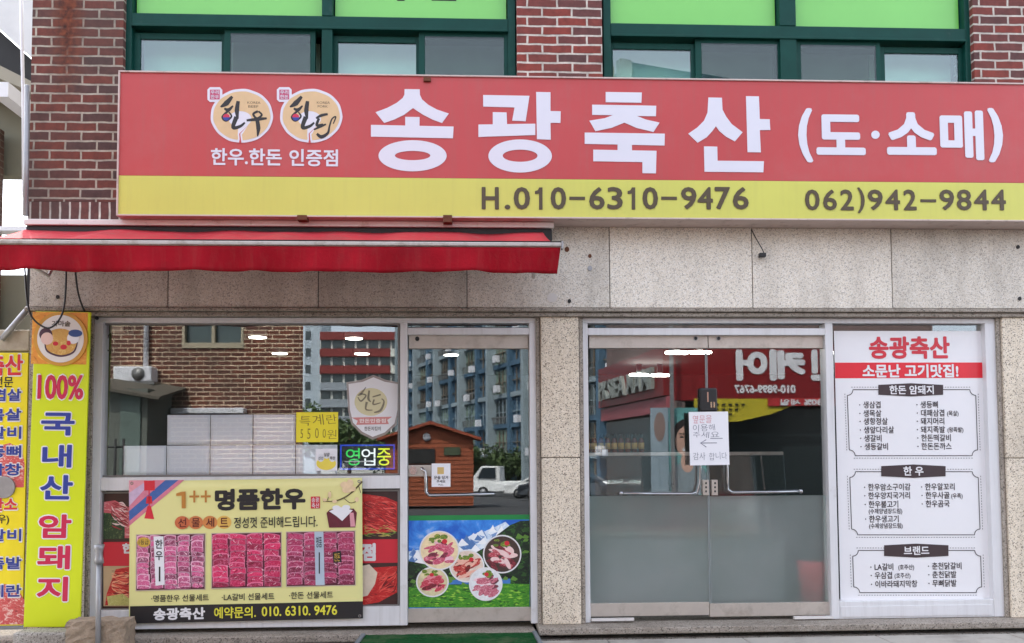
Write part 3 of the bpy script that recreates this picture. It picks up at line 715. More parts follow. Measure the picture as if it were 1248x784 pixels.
MB().tube([at(2, 414, .0), at(38, 372, .0)], .022).build('slanted_tube', M['pole'], label='grey slanted tube between the cream box rail and the lintel', cat='tube')

# ================================================================== cables, pipe, pole, blocks, mat
def cable(name, pts, r, label):
    P = [at(*p) for p in pts]; Q = []
    for i in range(len(P)-1):
        p0, p1, p2, p3 = P[max(i-1, 0)], P[i], P[i+1], P[min(i+2, len(P)-1)]
        for k in range(6):
            t = k/6; Q.append(.5*(2*p1+(p2-p0)*t+(2*p0-5*p1+4*p2-p3)*t*t+(3*p1-p0-3*p2+p3)*t**3))
    Q.append(P[-1]); return MB().tube(Q, r, 8).build(name, M['black'], label=label, cat='cable')
cable('hanging_cable', [(30, 322, -.2), (33, 365, -.16), (40, 388, -.15), (58, 400, -.15), (72, 390, -.15), (79, 368, -.15), (81, 322, -.2)], .007, 'black cable hanging in a loop before the round plate picture')
cable('hanging_cable', [(91, 322, -.2), (94, 350, -.12), (98, 367, -.08), (104, 382, -.04)], .007, 'short black cable running from the awning down to the window frame corner')
cable('dangling_wire', [(916, 280, -.04), (921, 290, -.06), (929, 304, -.07), (932, 311, -.06)], .004, 'thin black wire dangling from a lintel joint under the sign')
MB().box(X(926, 310, -.09), X(934, 310, -.09), -.09, -.05, Z(930, 313, -.09), Z(930, 308, -.09)).build('wire_end_box', M['black'], label='tiny black box at the end of the dangling wire on the lintel', cat='box', bevel=.004)
for (px, py, r_, c_) in ((691, 304, 4, 'rust'), (719, 312, 3, 'rust'), (719, 327, 4, 'pole'), (694, 367, 3, 'dark'), (1241, 301, 3, 'dark'), (1243, 364, 3, 'dark'), (70, 362, 3, 'dark')):
    MB().pell(px, py, r_*.7, r_*.8, -.036, -.03, 14).build('old_bolt', M[c_], b0)
sp_ = MB(); sp_.pell(673, 363, 6.5, 6, -.0318, None, 9); sp_.build('mortar_patch', mat('patch_grey', (206, 200, 194), .9), b0)
MB().tube([at(33, 104, -.06), at(32, 200, -.06), at(31, 263, -.06)], .02).build('downpipe', M['pole'], label='grey downpipe on the left corner of the brick wall', cat='pipe')
pp = at(119, 770, -.36); hz = at(119, 664, -.36).z
po = thing('clamp_post', (pp.x, -.36, 0), 'thin grey metal post with a clamp head before the window', 'post')
MB().tube([(pp.x+.005, -.36, 0), (pp.x, -.36, hz-.1)], .018, 14).build('post', M['pole'], po)
c = MB(); c.tube([(pp.x, -.36, hz-.13), (pp.x, -.36, hz-.1), (pp.x, -.36, hz-.06), (pp.x, -.36, hz-.03), (pp.x, -.36, hz)], [.034, .03, .022, .03, .036], 14); c.build('clamp', M['pole'], po)
rk = MB(); r_ = rc(80, 758, 152, 800, -.34); rk.box(r_[0], r_[1], -.34, -.14, 0, r_[3])
o = rk.build('stone_block', M['rock'], label='rough brown stone block below the left window with a chipped corner', cat='stone')
def roughen(o, cuts, amp, seed):
    bm = bmesh.new(); bm.from_mesh(o.data); bmesh.ops.subdivide_edges(bm, edges=bm.edges[:], cuts=cuts, use_grid_fill=True)
    rn = random.Random(seed); 
    for v in bm.verts: v.co += Vector((rn.uniform(-1, 1), rn.uniform(-1, 1), rn.uniform(-1, 1)))*amp
    bm.to_mesh(o.data); bm.free()
roughen(o, 9, .008, 3)
sl_ = MB(); r_ = rc(14, 771, 82, 800, -.3); sl_.box(r_[0], r_[1], -.3, -.12, 0, r_[3]); sl_.build('stone_slab', M['step'], label='flat grey stone slab under the lime yellow sign', cat='stone', bevel=.02)
# ramp mat
mtop = ZT-.03; mx0, mx1 = X(446, 763, -.13), X(648, 763, -.13)
rmp = thing('door_mat', ((mx0+mx1)/2, -.4, 0), 'green turf mat on a small ramp before the picture door', 'mat')
r1 = MB(); r1.add([(mx0, -.13, mtop), (mx1, -.13, mtop), (mx1+.02, -.62, .085), (mx0-.02, -.62, .085), (mx0, -.13, mtop-.03), (mx1, -.13, mtop-.03), (mx1+.02, -.62, .065), (mx0-.02, -.62, .065)], [(0, 3, 2, 1), (4, 5, 6, 7), (0, 1, 5, 4), (1, 2, 6, 5), (2, 3, 7, 6), (3, 0, 4, 7)])
o = r1.build('mat', M['mat_green'], rmp); roughen(o, 30, .003, 5)
for xx, sgn in ((mx1, 1), (mx0, -1)):
    r2 = MB(); a = xx+.004*sgn; b = xx+.035*sgn
    lo, hi = sorted((a, b)); dx = .02*sgn
    r2.add([(lo, -.125, mtop+.012), (hi, -.125, mtop+.012), (hi+dx, -.63, .095), (lo+dx, -.63, .095), (lo, -.125, mtop-.05), (hi, -.125, mtop-.05), (hi+dx, -.63, .065), (lo+dx, -.63, .065)], [(0, 3, 2, 1), (4, 5, 6, 7), (0, 1, 5, 4), (1, 2, 6, 5), (2, 3, 7, 6), (3, 0, 4, 7)])
    r2.build('edge_strip', M['mat_edge'], rmp, bevel=.004)

# ================================================================== banner before the left window
BY = .018
bn = thing('banner', (X(300, 758, BY), BY, Z(300, 758, BY)), 'pale yellow gift set banner with three meat photos hung before the left window', 'banner', ry=-.008)
cream = mat('banner_cream', (226, 220, 148), .45, 0, .03, 1)
br_ = rc(158.5, 584.5, 442.5, 757, BY)
def cloth(r, Y, th=.003):
    n, k = 40, 16; vs = []; fs = []
    for j in range(k+1):
        for i in range(n+1): vs.append((r[0]+(r[1]-r[0])*i/n, Y+.0025*math.sin(i*.5)*math.sin(j*.4), r[2]+(r[3]-r[2])*j/k))
    for j in range(k):
        for i in range(n): a = j*(n+1)+i; fs.append((a, a+1, a+n+2, a+n+1))
    return MB().add(vs, fs, True)
o = cloth(br_, BY).build('sheet', cream, bn); q = o.modifiers.new('thick', 'SOLIDIFY'); q.thickness = .002; q.offset = 1
B1, B2, B3, B4 = BY-.0045, BY-.006, BY-.0075, BY-.009
MB().pbox(158.5, 736, 442.5, 757, B1, B1+.001).build('black_strip', M['ink'], bn)
for pts, c in ((((158.5, 584.5), (226, 584.5), (158.5, 640)), (196, 170, 196)), (((188, 584.5), (226, 584.5), (158.5, 640), (158.5, 616)), (206, 120, 140)), (((203, 584.5), (219, 584.5), (158.5, 634), (158.5, 622)), (62, 96, 160)), (((158.5, 584.5), (181, 584.5), (158.5, 600)), (220, 150, 160))):
    B1 -= .0002; MB().ppoly(pts, B1).build('cloth_print', mat('silk_print', c, .5, 0, .15, 20), bn)
e = MB(); e.ppoly([(177, 585), (190, 585), (190, 597), (177, 597)], B2); e.stroke([(183, 597), (183, 616)], 1.3, B2); e.ppoly([(180, 604), (186, 604), (187, 613), (179, 613)], B2); e.ppoly([(181, 616), (185, 616), (189, 632), (177, 631)], B2); e.build('tassel', M['red_ink'], bn)
bt = MB(); bt.text('명품한우', (263, 595.5, 373.5, 622), B2, .04, .008); bt.build('title_lettering', M['ink'], bn)
e = MB(); e.ppoly([(216, 604), (216, 601), (222, 599), (227.5, 598.5), (227.5, 619), (222.5, 619), (222.5, 603.5)], B2)
for cx in (238, 252): e.pbox(cx-6, 603.5, cx+6, 606, B2, B2+.0005); e.pbox(cx-1.2, 597.5, cx+1.2, 612, B2-.0002, B2+.0003)
e.build('grade_lettering', mat('bronze_ink', (190, 128, 56), .4), bn)
dots = [mat('dot_print', c, .45) for c in ((200, 104, 64), (206, 122, 70), (208, 132, 70), (222, 176, 84))]
for i, cx in enumerate((223, 239.5, 257, 274)): MB().pell(cx, 636.5, 9, 8, B2+i*.0002).build('orange_dot', dots[i], bn)
e = MB()
for ch, cx in zip('선물세트', (223, 239.5, 257, 274)): e.text(ch, (cx-5, 631, cx+5, 642), B3, .012)
e.build('dot_lettering', mat('maroon_ink', (96, 30, 24), .5), bn)
e = MB(); e.text('정성껏 준비해드립니다.', (286, 630, 388, 643.5), B3, .012)
e.build('greeting_lettering', M['ink'], bn)
for t, x, y in (('·명품한우 선물세트', 184, 729), ('·LA갈비 선물세트', 270, 728), ('·한돈 선물세트', 352, 726.5)):
    e = MB(); e.textl(t, x, y, 9.2, B3, .012, .98); e.build('caption_lettering', M['ink'], bn)
e = MB(); e.text('송광축산', (187, 740, 250, 755), B3, .034, .006); e.build('shop_lettering', M['vinyl'], bn)
e = MB(); e.text('예약문의.', (261, 739.5, 312, 753.5), B3, .022); yink = mat('yellow_ink', (226, 218, 66), .4); e.build('order_lettering', yink, bn); e = MB(); e.text('010. 6310. 9476', (319, 739, 411, 751), B3, .022); e.build('order_number', yink, bn)
sq = MB().pbox(380, 606, 391, 620.5, B2, B2+.0005).build('red_seal', M['red_ink'], bn); e = MB(); e.text('송광', (381, 607, 390, 613), B3, .01); e.text('축산', (381, 614, 390, 620), B3, .01); e.build('seal_lettering', M['vinyl'], sq)
vs_ = MB(); vs_.ppoly([(399, 626), (403, 622), (432, 621), (436, 626), (434, 644), (402, 644)], B2); vs_ = vs_.build('gift_vase', mat('maroon_print', (98, 28, 44), .4, 0, .2, 20), bn)
e = MB(); e.ppoly([(402, 624), (416, 619), (431, 623), (424, 630), (418, 636), (411, 630)], B3); e.pell(411, 620, 5, 3, B3-.0003); e.pell(423, 619.5, 5, 3, B3-.0003); e.build('white_bow', M['paper'], vs_)
MB().ppoly([(427, 626), (432, 626), (434, 643), (428, 643)], B3).build('pink_ribbon', mat('pink_print', (216, 150, 160), .5), vs_)
e = MB(); e.stroke([(395, 612), (412, 611), (428, 603), (443, 588)], [.6, 1.4, 1.6, 2], B2); e.stroke([(400, 611), (404, 600)], .8, B2-.0002); e.stroke([(420, 608), (428, 614), (436, 612)], .8, B2-.0002); e.stroke([(438, 592), (441, 602)], .8, B2-.0002); e.build('branch_print', mat('branch_print', (88, 74, 44), .6), bn)
e = MB()
for (cx, cy, rx, ry) in ((421, 592, 5, 4), (428, 590, 4, 5), (424, 598, 6, 4), (403, 604, 2, 4), (397, 610, 2.5, 2), (431, 597, 4, 3), (409, 612, 3, 2), (436, 610, 2.5, 3)): e.pell(cx, cy, rx, ry, B3-.0002*len(e.f))
e.build('blossom_print', mat('blossom_print', (228, 200, 160), .6, 0, .15, 30), bn)
def slices(lean, fat, dark):
    d = {}
    for j, k in enumerate((.78, 1.0, 1.12)):
        d['l%d' % j] = meatmat('beef_print', tuple(min(255, v*k) for v in lean), fat, tuple(v*k for v in dark), 52+9*j, (1, 1, 1.3), rot=.4*j)
    for j, k in enumerate((.8, 1.0)): d['f%d' % j] = mat('fat_print', tuple(v*k for v in fat), .5, 0, .15, 40)
    return d
gift = [(slices((190, 84, 128), (232, 178, 200), (110, 36, 64)), 5), (slices((196, 36, 86), (226, 116, 150), (110, 14, 42)), 4), (slices((166, 46, 88), (206, 128, 156), (84, 16, 40)), 4)]
tray = mat('tray_edge', (196, 178, 160), .5)
for i, (x0, x1, y0, y1) in enumerate(((166, 251, 650, 719), (258, 344, 649, 717), (349, 434, 648, 715.5))):
    p = MB().pbox(x0, y0, x1, y1, B2, B2+.0006).build('meat_photo', tray, bn)
    MB().pbox(x0+1, y0+1, x1-1, y1-1, B3+.0007, B3+.0012).build('tray_shade', mat('tray_shade', (84, 18, 40), .5), p)
    ms_, n = gift[i]; ww = (x1-x0-2)/n; rn = random.Random(i); lay = {}
    cnt = 0
    for k in range(n):            # rows of folded slices, each with a pale fat edge and a lean body
        yy = y0+2.5
        while yy < y1-4:
            hh = rn.uniform(5.0, 8.0); xx = x0+1.4+k*ww+rn.uniform(-.6, .6); dy = rn.uniform(-1.2, 1.2); B_ = B3-.00003*cnt; cnt += 1
            yb = min(yy+hh, y1-2.2); w1 = ww-rn.uniform(.6, 2.2)
            def shp(t): return [(xx+t, yy+dy+t), (xx+w1*.3, yy-1.2+t), (xx+w1*.65, yy-1.0-dy*.5+t), (xx+w1-t, yy-dy+t), (xx+w1-t*.6, yb-.4), (xx+w1*.5, yb+.7), (xx+t*.6, yb-.2)]
            def clampy(P): return [(min(max(u, x0+1), x1-1), min(max(v, y0+1), y1-1)) for u, v in P]
            lay.setdefault('f%d' % rn.randint(0, 1), MB()).ppoly(clampy(shp(0)), B_)
            lay.setdefault('l%d' % rn.randint(0, 2), MB()).ppoly(clampy(shp(rn.uniform(.7, 1.7))), B_-.000015)
            yy += hh
    for j, c in enumerate(((244, 206, 216), (92, 14, 36), (222, 120, 150))):      # fine marbling and shade lines
        q = MB()
        for k in range(70):
            x, y = rn.uniform(x0+2, x1-2), rn.uniform(y0+3, y1-3); dx, dy = rn.uniform(-2.6, 2.6), rn.uniform(-2.2, 2.2)
            q.stroke(clampy([(x-dx, y-dy), (x+rn.uniform(-1, 1), y+rn.uniform(-1, 1)), (x+dx, y+dy)]), [.15, rn.uniform(.35, .85 if i else 1.1), .15], B4-.0012-j*.0002-k*.000002, 3)
        q.build('marbling_lines', mat('marbling_print', c, .4), p)
    for key in sorted(lay): lay[key].build('meat_slices' if key[0] == 'l' else 'fat_edges', ms_[key], p)
    if i == 0:
        MB().ppoly([(188, 653), (200, 653), (201, 712), (190, 713)], B4-.003).build('paper_label', M['paper'], p)
        e = MB(); e.text('한', (190, 657, 199, 668), B4-.004, .02); e.text('우', (190, 671, 199, 682), B4-.004, .02); e.pbox(194, 690, 196, 708, B4-.004, B4-.0038); e.build('label_lettering', M['ink'], p)
        e = MB(); e.pell(176, 660, 8, 6, B4-.003); e.build('gold_sticker', mat('gold_sticker', (206, 166, 66), .4), p)
        e = MB(); e.text('1등급', (170, 657, 182, 663), B4-.0034, .01); e.build('sticker_lettering', M['ink'], p)
    if i == 2:
        MB().ppoly([(384, 649), (395, 649), (396, 714), (385, 714)], B4-.003).build('paper_label', mat('grey_label', (176, 190, 204), .5), p)
        e = MB(); e.text('명품', (386, 655, 393, 668), B4-.004, .01); e.pbox(389, 674, 390.4, 700, B4-.004, B4-.0038); e.build('label_lettering', M['ink'], p)
        sq = MB().ppoly([(406, 674), (416, 672), (417, 686), (407, 687)], B4-.003).build('black_sticker', M['ink'], p); e = MB(); e.text('한돈', (408, 675, 415, 685), B4-.0034, .01); e.build('sticker_lettering', mat('gold_sticker', (206, 166, 66), .4), p)
for (cx, cy) in ((162, 588), (439, 588), (162, 753), (438.5, 752)): MB().ring(cx, cy, 1.9, 1.9, .9, B3, 16).build('eyelet', M['chrome'], bn)

# ---- poster inside the lower left window
PYY = .092
lp = thing('window_poster', (X(300, 742, PYY), PYY, Z(300, 742, PYY)), 'red meat poster in the lower left window mostly hidden by the banner', 'poster')
MB().pbox(126, 600, 484.5, 739.5, PYY, PYY+.004).build('sheet', mat('poster_dark', (58, 30, 26), .4, 0, .3, 12), lp)
P1 = PYY-.001
redm = meatmat('raw_beef_print', (196, 34, 34), (224, 96, 84), (104, 14, 16), 14, (1, 1, 2.6), rot=-.35)
pork = meatmat('raw_pork_print', (206, 96, 104), (236, 190, 186), (150, 52, 58), 14, (1, 1, 2), rot=.5)
MB().ppoly([(443, 602), (470, 606), (484, 612), (484, 648), (460, 650), (440, 652), (440, 602)], P1).build('meat_print', redm, lp)
MB().ppoly([(440, 693), (484, 690), (484, 722), (462, 734), (440, 738)], P1).build('meat_print', redm, lp)
MB().ppoly([(440, 690), (450, 688), (460, 698), (457, 712), (448, 726), (440, 728)], P1-.0006).build('fat_print', mat('fat_print', (226, 208, 186), .5, 0, .12, 25), lp)
MB().ppoly([(126, 612), (140, 610), (160, 620), (162, 656), (150, 656), (126, 626)], P1).build('meat_print', pork, lp)
MB().ppoly([(126, 625), (138, 626), (152, 640), (152, 657), (126, 657)], P1-.0004).build('herb_print', meatmat('herb_print', (44, 66, 40), (100, 120, 70), (18, 26, 18), 40, (1, 1, 1)), lp)
MB().ppoly([(126, 690), (162, 690), (162, 739), (126, 739)], P1).build('board_print', mat('board_print', (196, 168, 128), .6, 0, .1, 8), lp)
MB().ppoly([(141, 694), (162, 690), (162, 736), (128, 738), (130, 724)], P1-.0005).build('meat_print', redm, lp)
MB().ppoly([(130, 727), (150, 724), (162, 733), (160, 738), (132, 738)], P1-.001).build('garnish_print', meatmat('garnish_print', (196, 190, 110), (220, 214, 150), (120, 130, 60), 30, (1, 1, 1)), lp)
rn = random.Random(21)
def streaks(x0, y0, x1, y1, n_, ang, cols, name, wid):
    for j, c in enumerate(cols):
        q = MB()
        for i in range(n_):
            x, y = rn.uniform(x0, x1), rn.uniform(y0, y1); l_ = rn.uniform(6, 17); a_ = ang+rn.gauss(0, .22); dx, dy = l_*math.cos(a_)/2, l_*math.sin(a_)/2
            P = [(min(max(u, x0), x1), min(max(v, y0), y1)) for u, v in ((x-dx, y-dy), (x, y+rn.uniform(-1.5, 1.5)), (x+dx, y+dy))]
            q.stroke(P, [.2, rn.uniform(.4, wid), .2], P1-.00075-.00008*j-i*.000001, 3)
        q.build(name, mat('streak_print', c, .4), lp)
streaks(444, 612, 483, 646, 34, .35, ((120, 16, 18), (232, 92, 84), (160, 20, 22)), 'meat_streaks', 2.4)
streaks(462, 696, 483, 722, 22, -.6, ((110, 12, 14), (224, 80, 70)), 'meat_streaks', 2.6)
streaks(136, 613, 156, 645, 20, .5, ((238, 208, 206), (150, 44, 54)), 'meat_streaks', 2.4)
streaks(136, 696, 157, 730, 26, .1, ((120, 18, 16), (226, 110, 84), (236, 168, 130)), 'meat_streaks', 2.2)
streaks(444, 640, 483, 654, 12, .1, ((196, 172, 92), (120, 150, 60)), 'garnish_streaks', 2.0)
MB().pbox(126, 659, 484.5, 688, P1-.0012, P1-.0010).build('red_band', M['red_ink'], lp)
e = MB(); e.text('한우', (149, 662, 176, 675), P1-.002, .05); e.text('점', (440, 662, 458, 684), P1-.002, .05); e.build('lettering', M['vinyl'], lp)

# ================================================================== things in the left window
foam = mat('bluish_paper', (238, 242, 250), .7, 0, .015)
XB = [150.5, 203.2, 256.2, 308.2, 360.3, 411.5]
FB = G+.0085
zb_l, zb_m, zb_t = Z(300, 579.5, FB), Z(300, 542.3, FB), Z(300, 505.5, FB)
desc = {(0, 0): 'white paper sheet at the left end of the lower row behind the glass', (1, 0): 'white paper sheet second from the left in the lower row', (2, 0): 'white paper sheet in the middle of the lower row',
        (3, 0): 'white paper sheet in the lower row left of the small egg sign', (4, 0): 'white paper sheet at the right end of the lower row, under the yellow note',
        (1, 1): 'white paper sheet at the left end of the upper row behind the glass', (2, 1): 'white paper sheet in the middle of the upper row', (3, 1): 'white paper sheet at the right end of the upper row beside the yellow note'}
MB().box(X(125, 580, .14), X(486, 580, .14), .135, .75, zb_l-.03, zb_l-.004).build('window_shelf', M['room'], b0)
proto = None
for i, row in [(i, 0) for i in range(5)]+[(i, 1) for i in (1, 2, 3)]:
    a, b = X(XB[i], 545, FB)+.0025, X(XB[i+1], 545, FB)-.0025
    z0, z1 = (zb_l, zb_m-.003) if row == 0 else (zb_m+.001, zb_t)
    if proto is None:
        pw, ph_ = b-a, z1-z0; n, k = 10, 6; vs = []; fs = []
        for j in range(k+1):
            for q in range(n+1): vs.append((a+pw*q/n, FB+.001*math.sin(q*.9+j*.7), z0+ph_*j/k))
        for j in range(k):
            for q in range(n): c_ = j*(n+1)+q; fs.append((c_, c_+1, c_+n+2, c_+n+1))
        proto = MB().add(vs, fs, True).build('paper_sheet', foam, label=desc[(i, row)], cat='paper', group='white paper sheets in the left window')
        q = proto.modifiers.new('thick', 'SOLIDIFY'); q.thickness = .0006
    else:
        c_ = copy_tree(proto); c_.location = ((a+b)/2, proto.location.y+random.uniform(0, .0015), z0); c_.scale = ((b-a)/pw, 1, (z1-z0)/ph_); c_.rotation_euler.y = random.uniform(-.006, .006); c_['label'] = desc[(i, row)]
# yellow note
def sheet(name, px, Y, m, label, cat, ry=0):
    r = rc(*px, Y); t_ = thing(name, ((r[0]+r[1])/2, Y, r[2]), label, cat, ry=ry)
    MB().box(r[0], r[1], Y, Y+.002, r[2], r[3]).build('sheet', m, t_); return t_
NY = G-.004
t_ = sheet('handwritten_note', (361, 502.5, 412, 539), NY, mat('note_yellow', (236, 220, 52), .6, 0, .04), 'yellow handwritten egg price note taped over the white paper sheets', 'note')
e = MB(); e.text('특계란', (365, 505, 410, 519), NY-.001, 0, -.012, wob=.12); e.text('5500', (366, 522, 397, 535), NY-.001, 0, -.012, wob=.12); e.text('원', (399, 524, 410, 535), NY-.001, 0, -.012); e.build('handwriting', mat('brown_pen', (120, 96, 40), .6), t_)
t_ = sheet('egg_sign', (384.5, 547, 411, 574), NY, M['paper'], 'small white and yellow egg sign stuck beside the open sign', 'sign')
e = MB(); e.pell(397.5, 565, 12, 8, NY-.0008); e.build('yolk_print', mat('yolk_print', (236, 214, 84), .5), t_)
e = MB(); e.pell(391, 558, 4, 5, NY-.0012); e.pell(398, 554, 4, 5.2, NY-.0014); e.pell(405, 558, 4, 5, NY-.0016); e.build('egg_print', M['white'], t_)
e = MB(); e.text('신선', (388, 556.5, 394, 560.5), NY-.003, .01); e.text('달걀', (395, 552, 401.5, 556.5), NY-.003, .01); e.text('특란', (402, 556.5, 408.5, 560.5), NY-.003, .01); e.build('lettering', M['ink'], t_)
# lit open sign
OY = .17
r = rc(413.5, 541, 482, 573.5, OY); t_ = thing('open_sign', ((r[0]+r[1])/2, OY, r[2]), 'lit neon style open sign with blue border and green white yellow letters', 'lit sign')
MB().box(r[0], r[1], OY, OY+.03, r[2], r[3]).build('backing', mat('sign_black', (34, 40, 52), .4), t_, bevel=.003)
def loop(px, t, Y):
    a = MB(); x0, y0, x1, y1 = px; a.pbox(x0, y0, x1, y0+t, Y, Y+.008); a.pbox(x0, y1-t, x1, y1, Y, Y+.008); a.pbox(x0, y0+t, x0+t, y1-t, Y, Y+.008); a.pbox(x1-t, y0+t, x1, y1-t, Y, Y+.008); return a
loop((414.5, 542, 481, 572.5), 1.7, OY-.01).build('border_tube', emis('blue_neon', (30, 64, 190), .12), t_)
for ch, x0, x1, c, st_ in (('영', 421.5, 438.5, (60, 215, 100), .11), ('업', 440.5, 457.5, (235, 245, 245), .14), ('중', 459.5, 476.5, (215, 235, 60), .14)):
    e = MB(); e.text(ch, (x0, 546.5, x1, 567.5), OY-.01, .003); e.build('neon_letter', emis('neon_light', c, st_), t_)
MB().pbox(420, 562, 452, 563.2, OY-.014, OY-.012).build('white_tube', M['white'], t_)
MB().box(X(430, 580, OY)-.01, X(465, 580, OY), OY, OY+.05, zb_l, r[2]-.001).build('stand', M['dark'], t_)
# shield sticker (translucent)
def filmmat(name, rgb, a):
    m, nt, b = newmat(name); b.inputs['Base Color'].default_value = (*s2l(rgb), 1); b.inputs['Alpha'].default_value = a; b.inputs['Roughness'].default_value = .5; return m
HY = G-.003
sh = thing('shield_sticker', (X(456, 533, HY), HY, Z(456, 535, HY)), 'translucent white shield shaped certification sticker on the left window', 'sticker')
def hexa(k): return [(456+(x-456)*k, 494+(y-494)*k) for x, y in ((455, 457), (470, 463), (489, 466), (487, 500), (483, 518), (470, 530), (454, 536), (440, 529), (428, 517), (424, 500), (422, 466), (441, 463))]
MB().ppoly([(min(x, 485.5), y) for x, y in hexa(1)], HY).build('rim', filmmat('film_rose', (214, 196, 190), .42), sh)
MB().ppoly([(min(x, 485.5), y) for x, y in hexa(.92)], HY-.0006).build('field', filmmat('film_white', (246, 246, 248), .78), sh)
MB().pell(452, 490, 20, 17, HY-.0012).build('gold_disc', filmmat('film_gold', (232, 222, 168), .62), sh)
MB().ppoly([(428, 509), (478, 508), (472, 512), (474, 517), (434, 518), (436, 513)], HY-.0014).build('ribbon', filmmat('film_pink', (226, 136, 128), .65), sh)
e = MB()
for pts, wd in (([(446, 472), (440, 480), (436, 482)], [1, 3, 1]), ([(438, 480), (446, 482), (440, 489), (436, 484)], [1.5, 2, 2, 1]), ([(450, 476), (449, 486), (452, 490)], [2, 3, 1]), ([(447, 490), (446, 499), (454, 500)], [3, 2, 1]), ([(454, 484), (464, 481)], [1.5, 2]), ([(456, 487), (455, 493), (464, 491)], [2, 2, 1]), ([(456, 503), (464, 500), (468, 490), (465, 486)], [1.5, 3, 2, 1])): e.stroke(pts, wd, HY-.002-.0002*len(e.f)/20)
e.text('한돈지킴이', (444, 520, 464, 525), HY-.002, .01); e.build('lettering', filmmat('film_ink', (110, 104, 96), .62), sh)
e = MB(); e.text('한돈인증점', (438, 510.5, 470, 515.5), HY-.002, .014); e.build('ribbon_lettering', filmmat('film_text', (246, 240, 236), .9), sh)
# little camera in the window corner
cc = thing('security_camera', at(146, 408, .14), 'small grey security camera inside the top left window corner', 'camera')
MB().pbox(134, 396, 156, 406, .13, .25).build('body', mat('camera_grey', (196, 190, 172), .5), cc, bevel=.006)
q = MB(); q.tube([at(155, 401.5, .125), at(155, 401.5, .2)], .03, 16); q.build('lens', M['black'], cc)
q = MB(); q.tube([at(135, 405, .14), at(131, 412, .14), at(129, 424, .14), at(132, 428, .14)], .006); q.build('cord', M['black'], cc)
MB().tube([at(118, 388, .03), at(118, 388, .0)], .014, 12).build('screw_cap', M['black'], label='small black cap in the top left corner of the white window frame', cat='cap')

# ================================================================== single door: film and sticker
DY = G-.004
df = thing('door_film', (X(571, 740, DY), DY, Z(571, 740, DY)), 'picture film on the single door with mountains and round meat photos', 'poster')
def skymat():
    m, nt, b = newmat('sky_print'); v = coords(nt)
    n = ramp(nt, noise(nt, v, 5, 6, .6, .5), [(.4, s2l((28, 96, 196))), (.55, s2l((60, 140, 226))), (.72, s2l((208, 226, 246)))])
    nt.links.new(n, b.inputs['Base Color']); b.inputs['Roughness'].default_value = .3; return m
MB().pbox(498, 634, 645.5, 740.5, DY, DY+.002).build('sheet', skymat(), df)
MB().pbox(498, 628, 645.5, 634, DY, DY+.002).build('green_edge', mat('green_edge', (24, 130, 62), .4), df)
D1 = DY-.0008
MB().ppoly([(498, 672), (512, 670), (530, 676), (548, 664), (560, 660), (575, 652), (590, 648), (604, 642), (616, 636), (640, 660), (600, 690), (498, 690)], D1).build('snow_print', meatmat('snow_print', (210, 226, 242), (240, 246, 252), (70, 120, 190), 18, (1, 1, 1)), df)
MB().ppoly([(498, 684), (530, 690), (560, 684), (590, 668), (606, 652), (622, 640), (634, 635), (645.5, 634.5), (645.5, 725), (498, 725)], D1-.0005).build('forest_print', meatmat('forest_print', (20, 40, 22), (60, 110, 40), (8, 14, 10), 20, (1, 1, 1.5), rot=.5), df)
rn = random.Random(11)
def ridge(x): # snow line of the printed mountain
    P = [(498, 672), (530, 676), (560, 660), (590, 648), (616, 636), (640, 640)]
    for (a, b), (c, d) in zip(P[:-1], P[1:]):
        if a <= x <= c: return b+(d-b)*(x-a)/(c-a)
    return 640
for shade, n_, k_ in (((120, 156, 204), 26, 1), ((232, 240, 248), 26, 2), ((84, 124, 180), 18, 3), ((246, 250, 253), 20, 4)):
    q = MB()
    for i in range(n_):
        x = rn.uniform(500, 612); y = ridge(x)+rn.uniform(-1, 16); q.ppoly([(x, y-rn.uniform(2, 5)), (x+rn.uniform(3, 9), y+rn.uniform(2, 7)), (x+rn.uniform(-2, 2), y+rn.uniform(3, 8)), (x-rn.uniform(3, 8), y+rn.uniform(1, 6))], D1-.0002-k_*.00006-i*.000002)
    q.build('snow_print', mat('snow_facet', shade, .35), df)
for shade, n_, k_ in (((46, 84, 34), 60, 1), ((12, 24, 14), 50, 2), ((96, 140, 52), 34, 3)):
    q = MB()
    for i in range(n_):
        x = rn.uniform(500, 642); y0_ = max(ridge(x)+20 if x < 600 else 640+max(0, 622-x)*.9, 640); y = rn.uniform(min(y0_+4, 712), 716)
        q.ppoly([(x-rn.uniform(2, 6), y+1), (x-1, y-rn.uniform(2, 5)), (x+rn.uniform(2, 7), y-rn.uniform(0, 2)), (x+2, y+rn.uniform(1, 3))], D1-.0006-k_*.00004-i*.0000004)
    q.build('forest_print', mat('forest_tuft', shade, .4), df)
for shade, n_, k_ in (((112, 176, 44), 60, 1), ((30, 84, 24), 60, 2), ((156, 204, 70), 30, 3)):
    q = MB()
    for i in range(n_):
        x = rn.uniform(500, 636); y = rn.uniform(714, 739); l_ = rn.uniform(3, 8); q.ppoly([(x, y), (x+l_*.5, y-rn.uniform(.5, 1.4)), (x+l_, y+.2), (x+l_*.5, y+rn.uniform(.4, 1.3))], D1-.00092-k_*.00004-i*.0000004)
    q.build('meadow_print', mat('meadow_blade', shade, .4), df)
MB().pbox(530, 706, 622, 712, D1-.0007, D1-.0006).build('lake_print', mat('lake_print', (66, 120, 190), .3, 0, .2, 14), df)
MB().ppoly([(498, 716), (520, 712), (560, 713), (600, 711), (645.5, 712), (645.5, 740.5), (498, 740.5)], D1-.0009).build('meadow_print', meatmat('meadow_print', (62, 136, 34), (120, 180, 50), (24, 56, 20), 30, (1, 1, 2)), df)
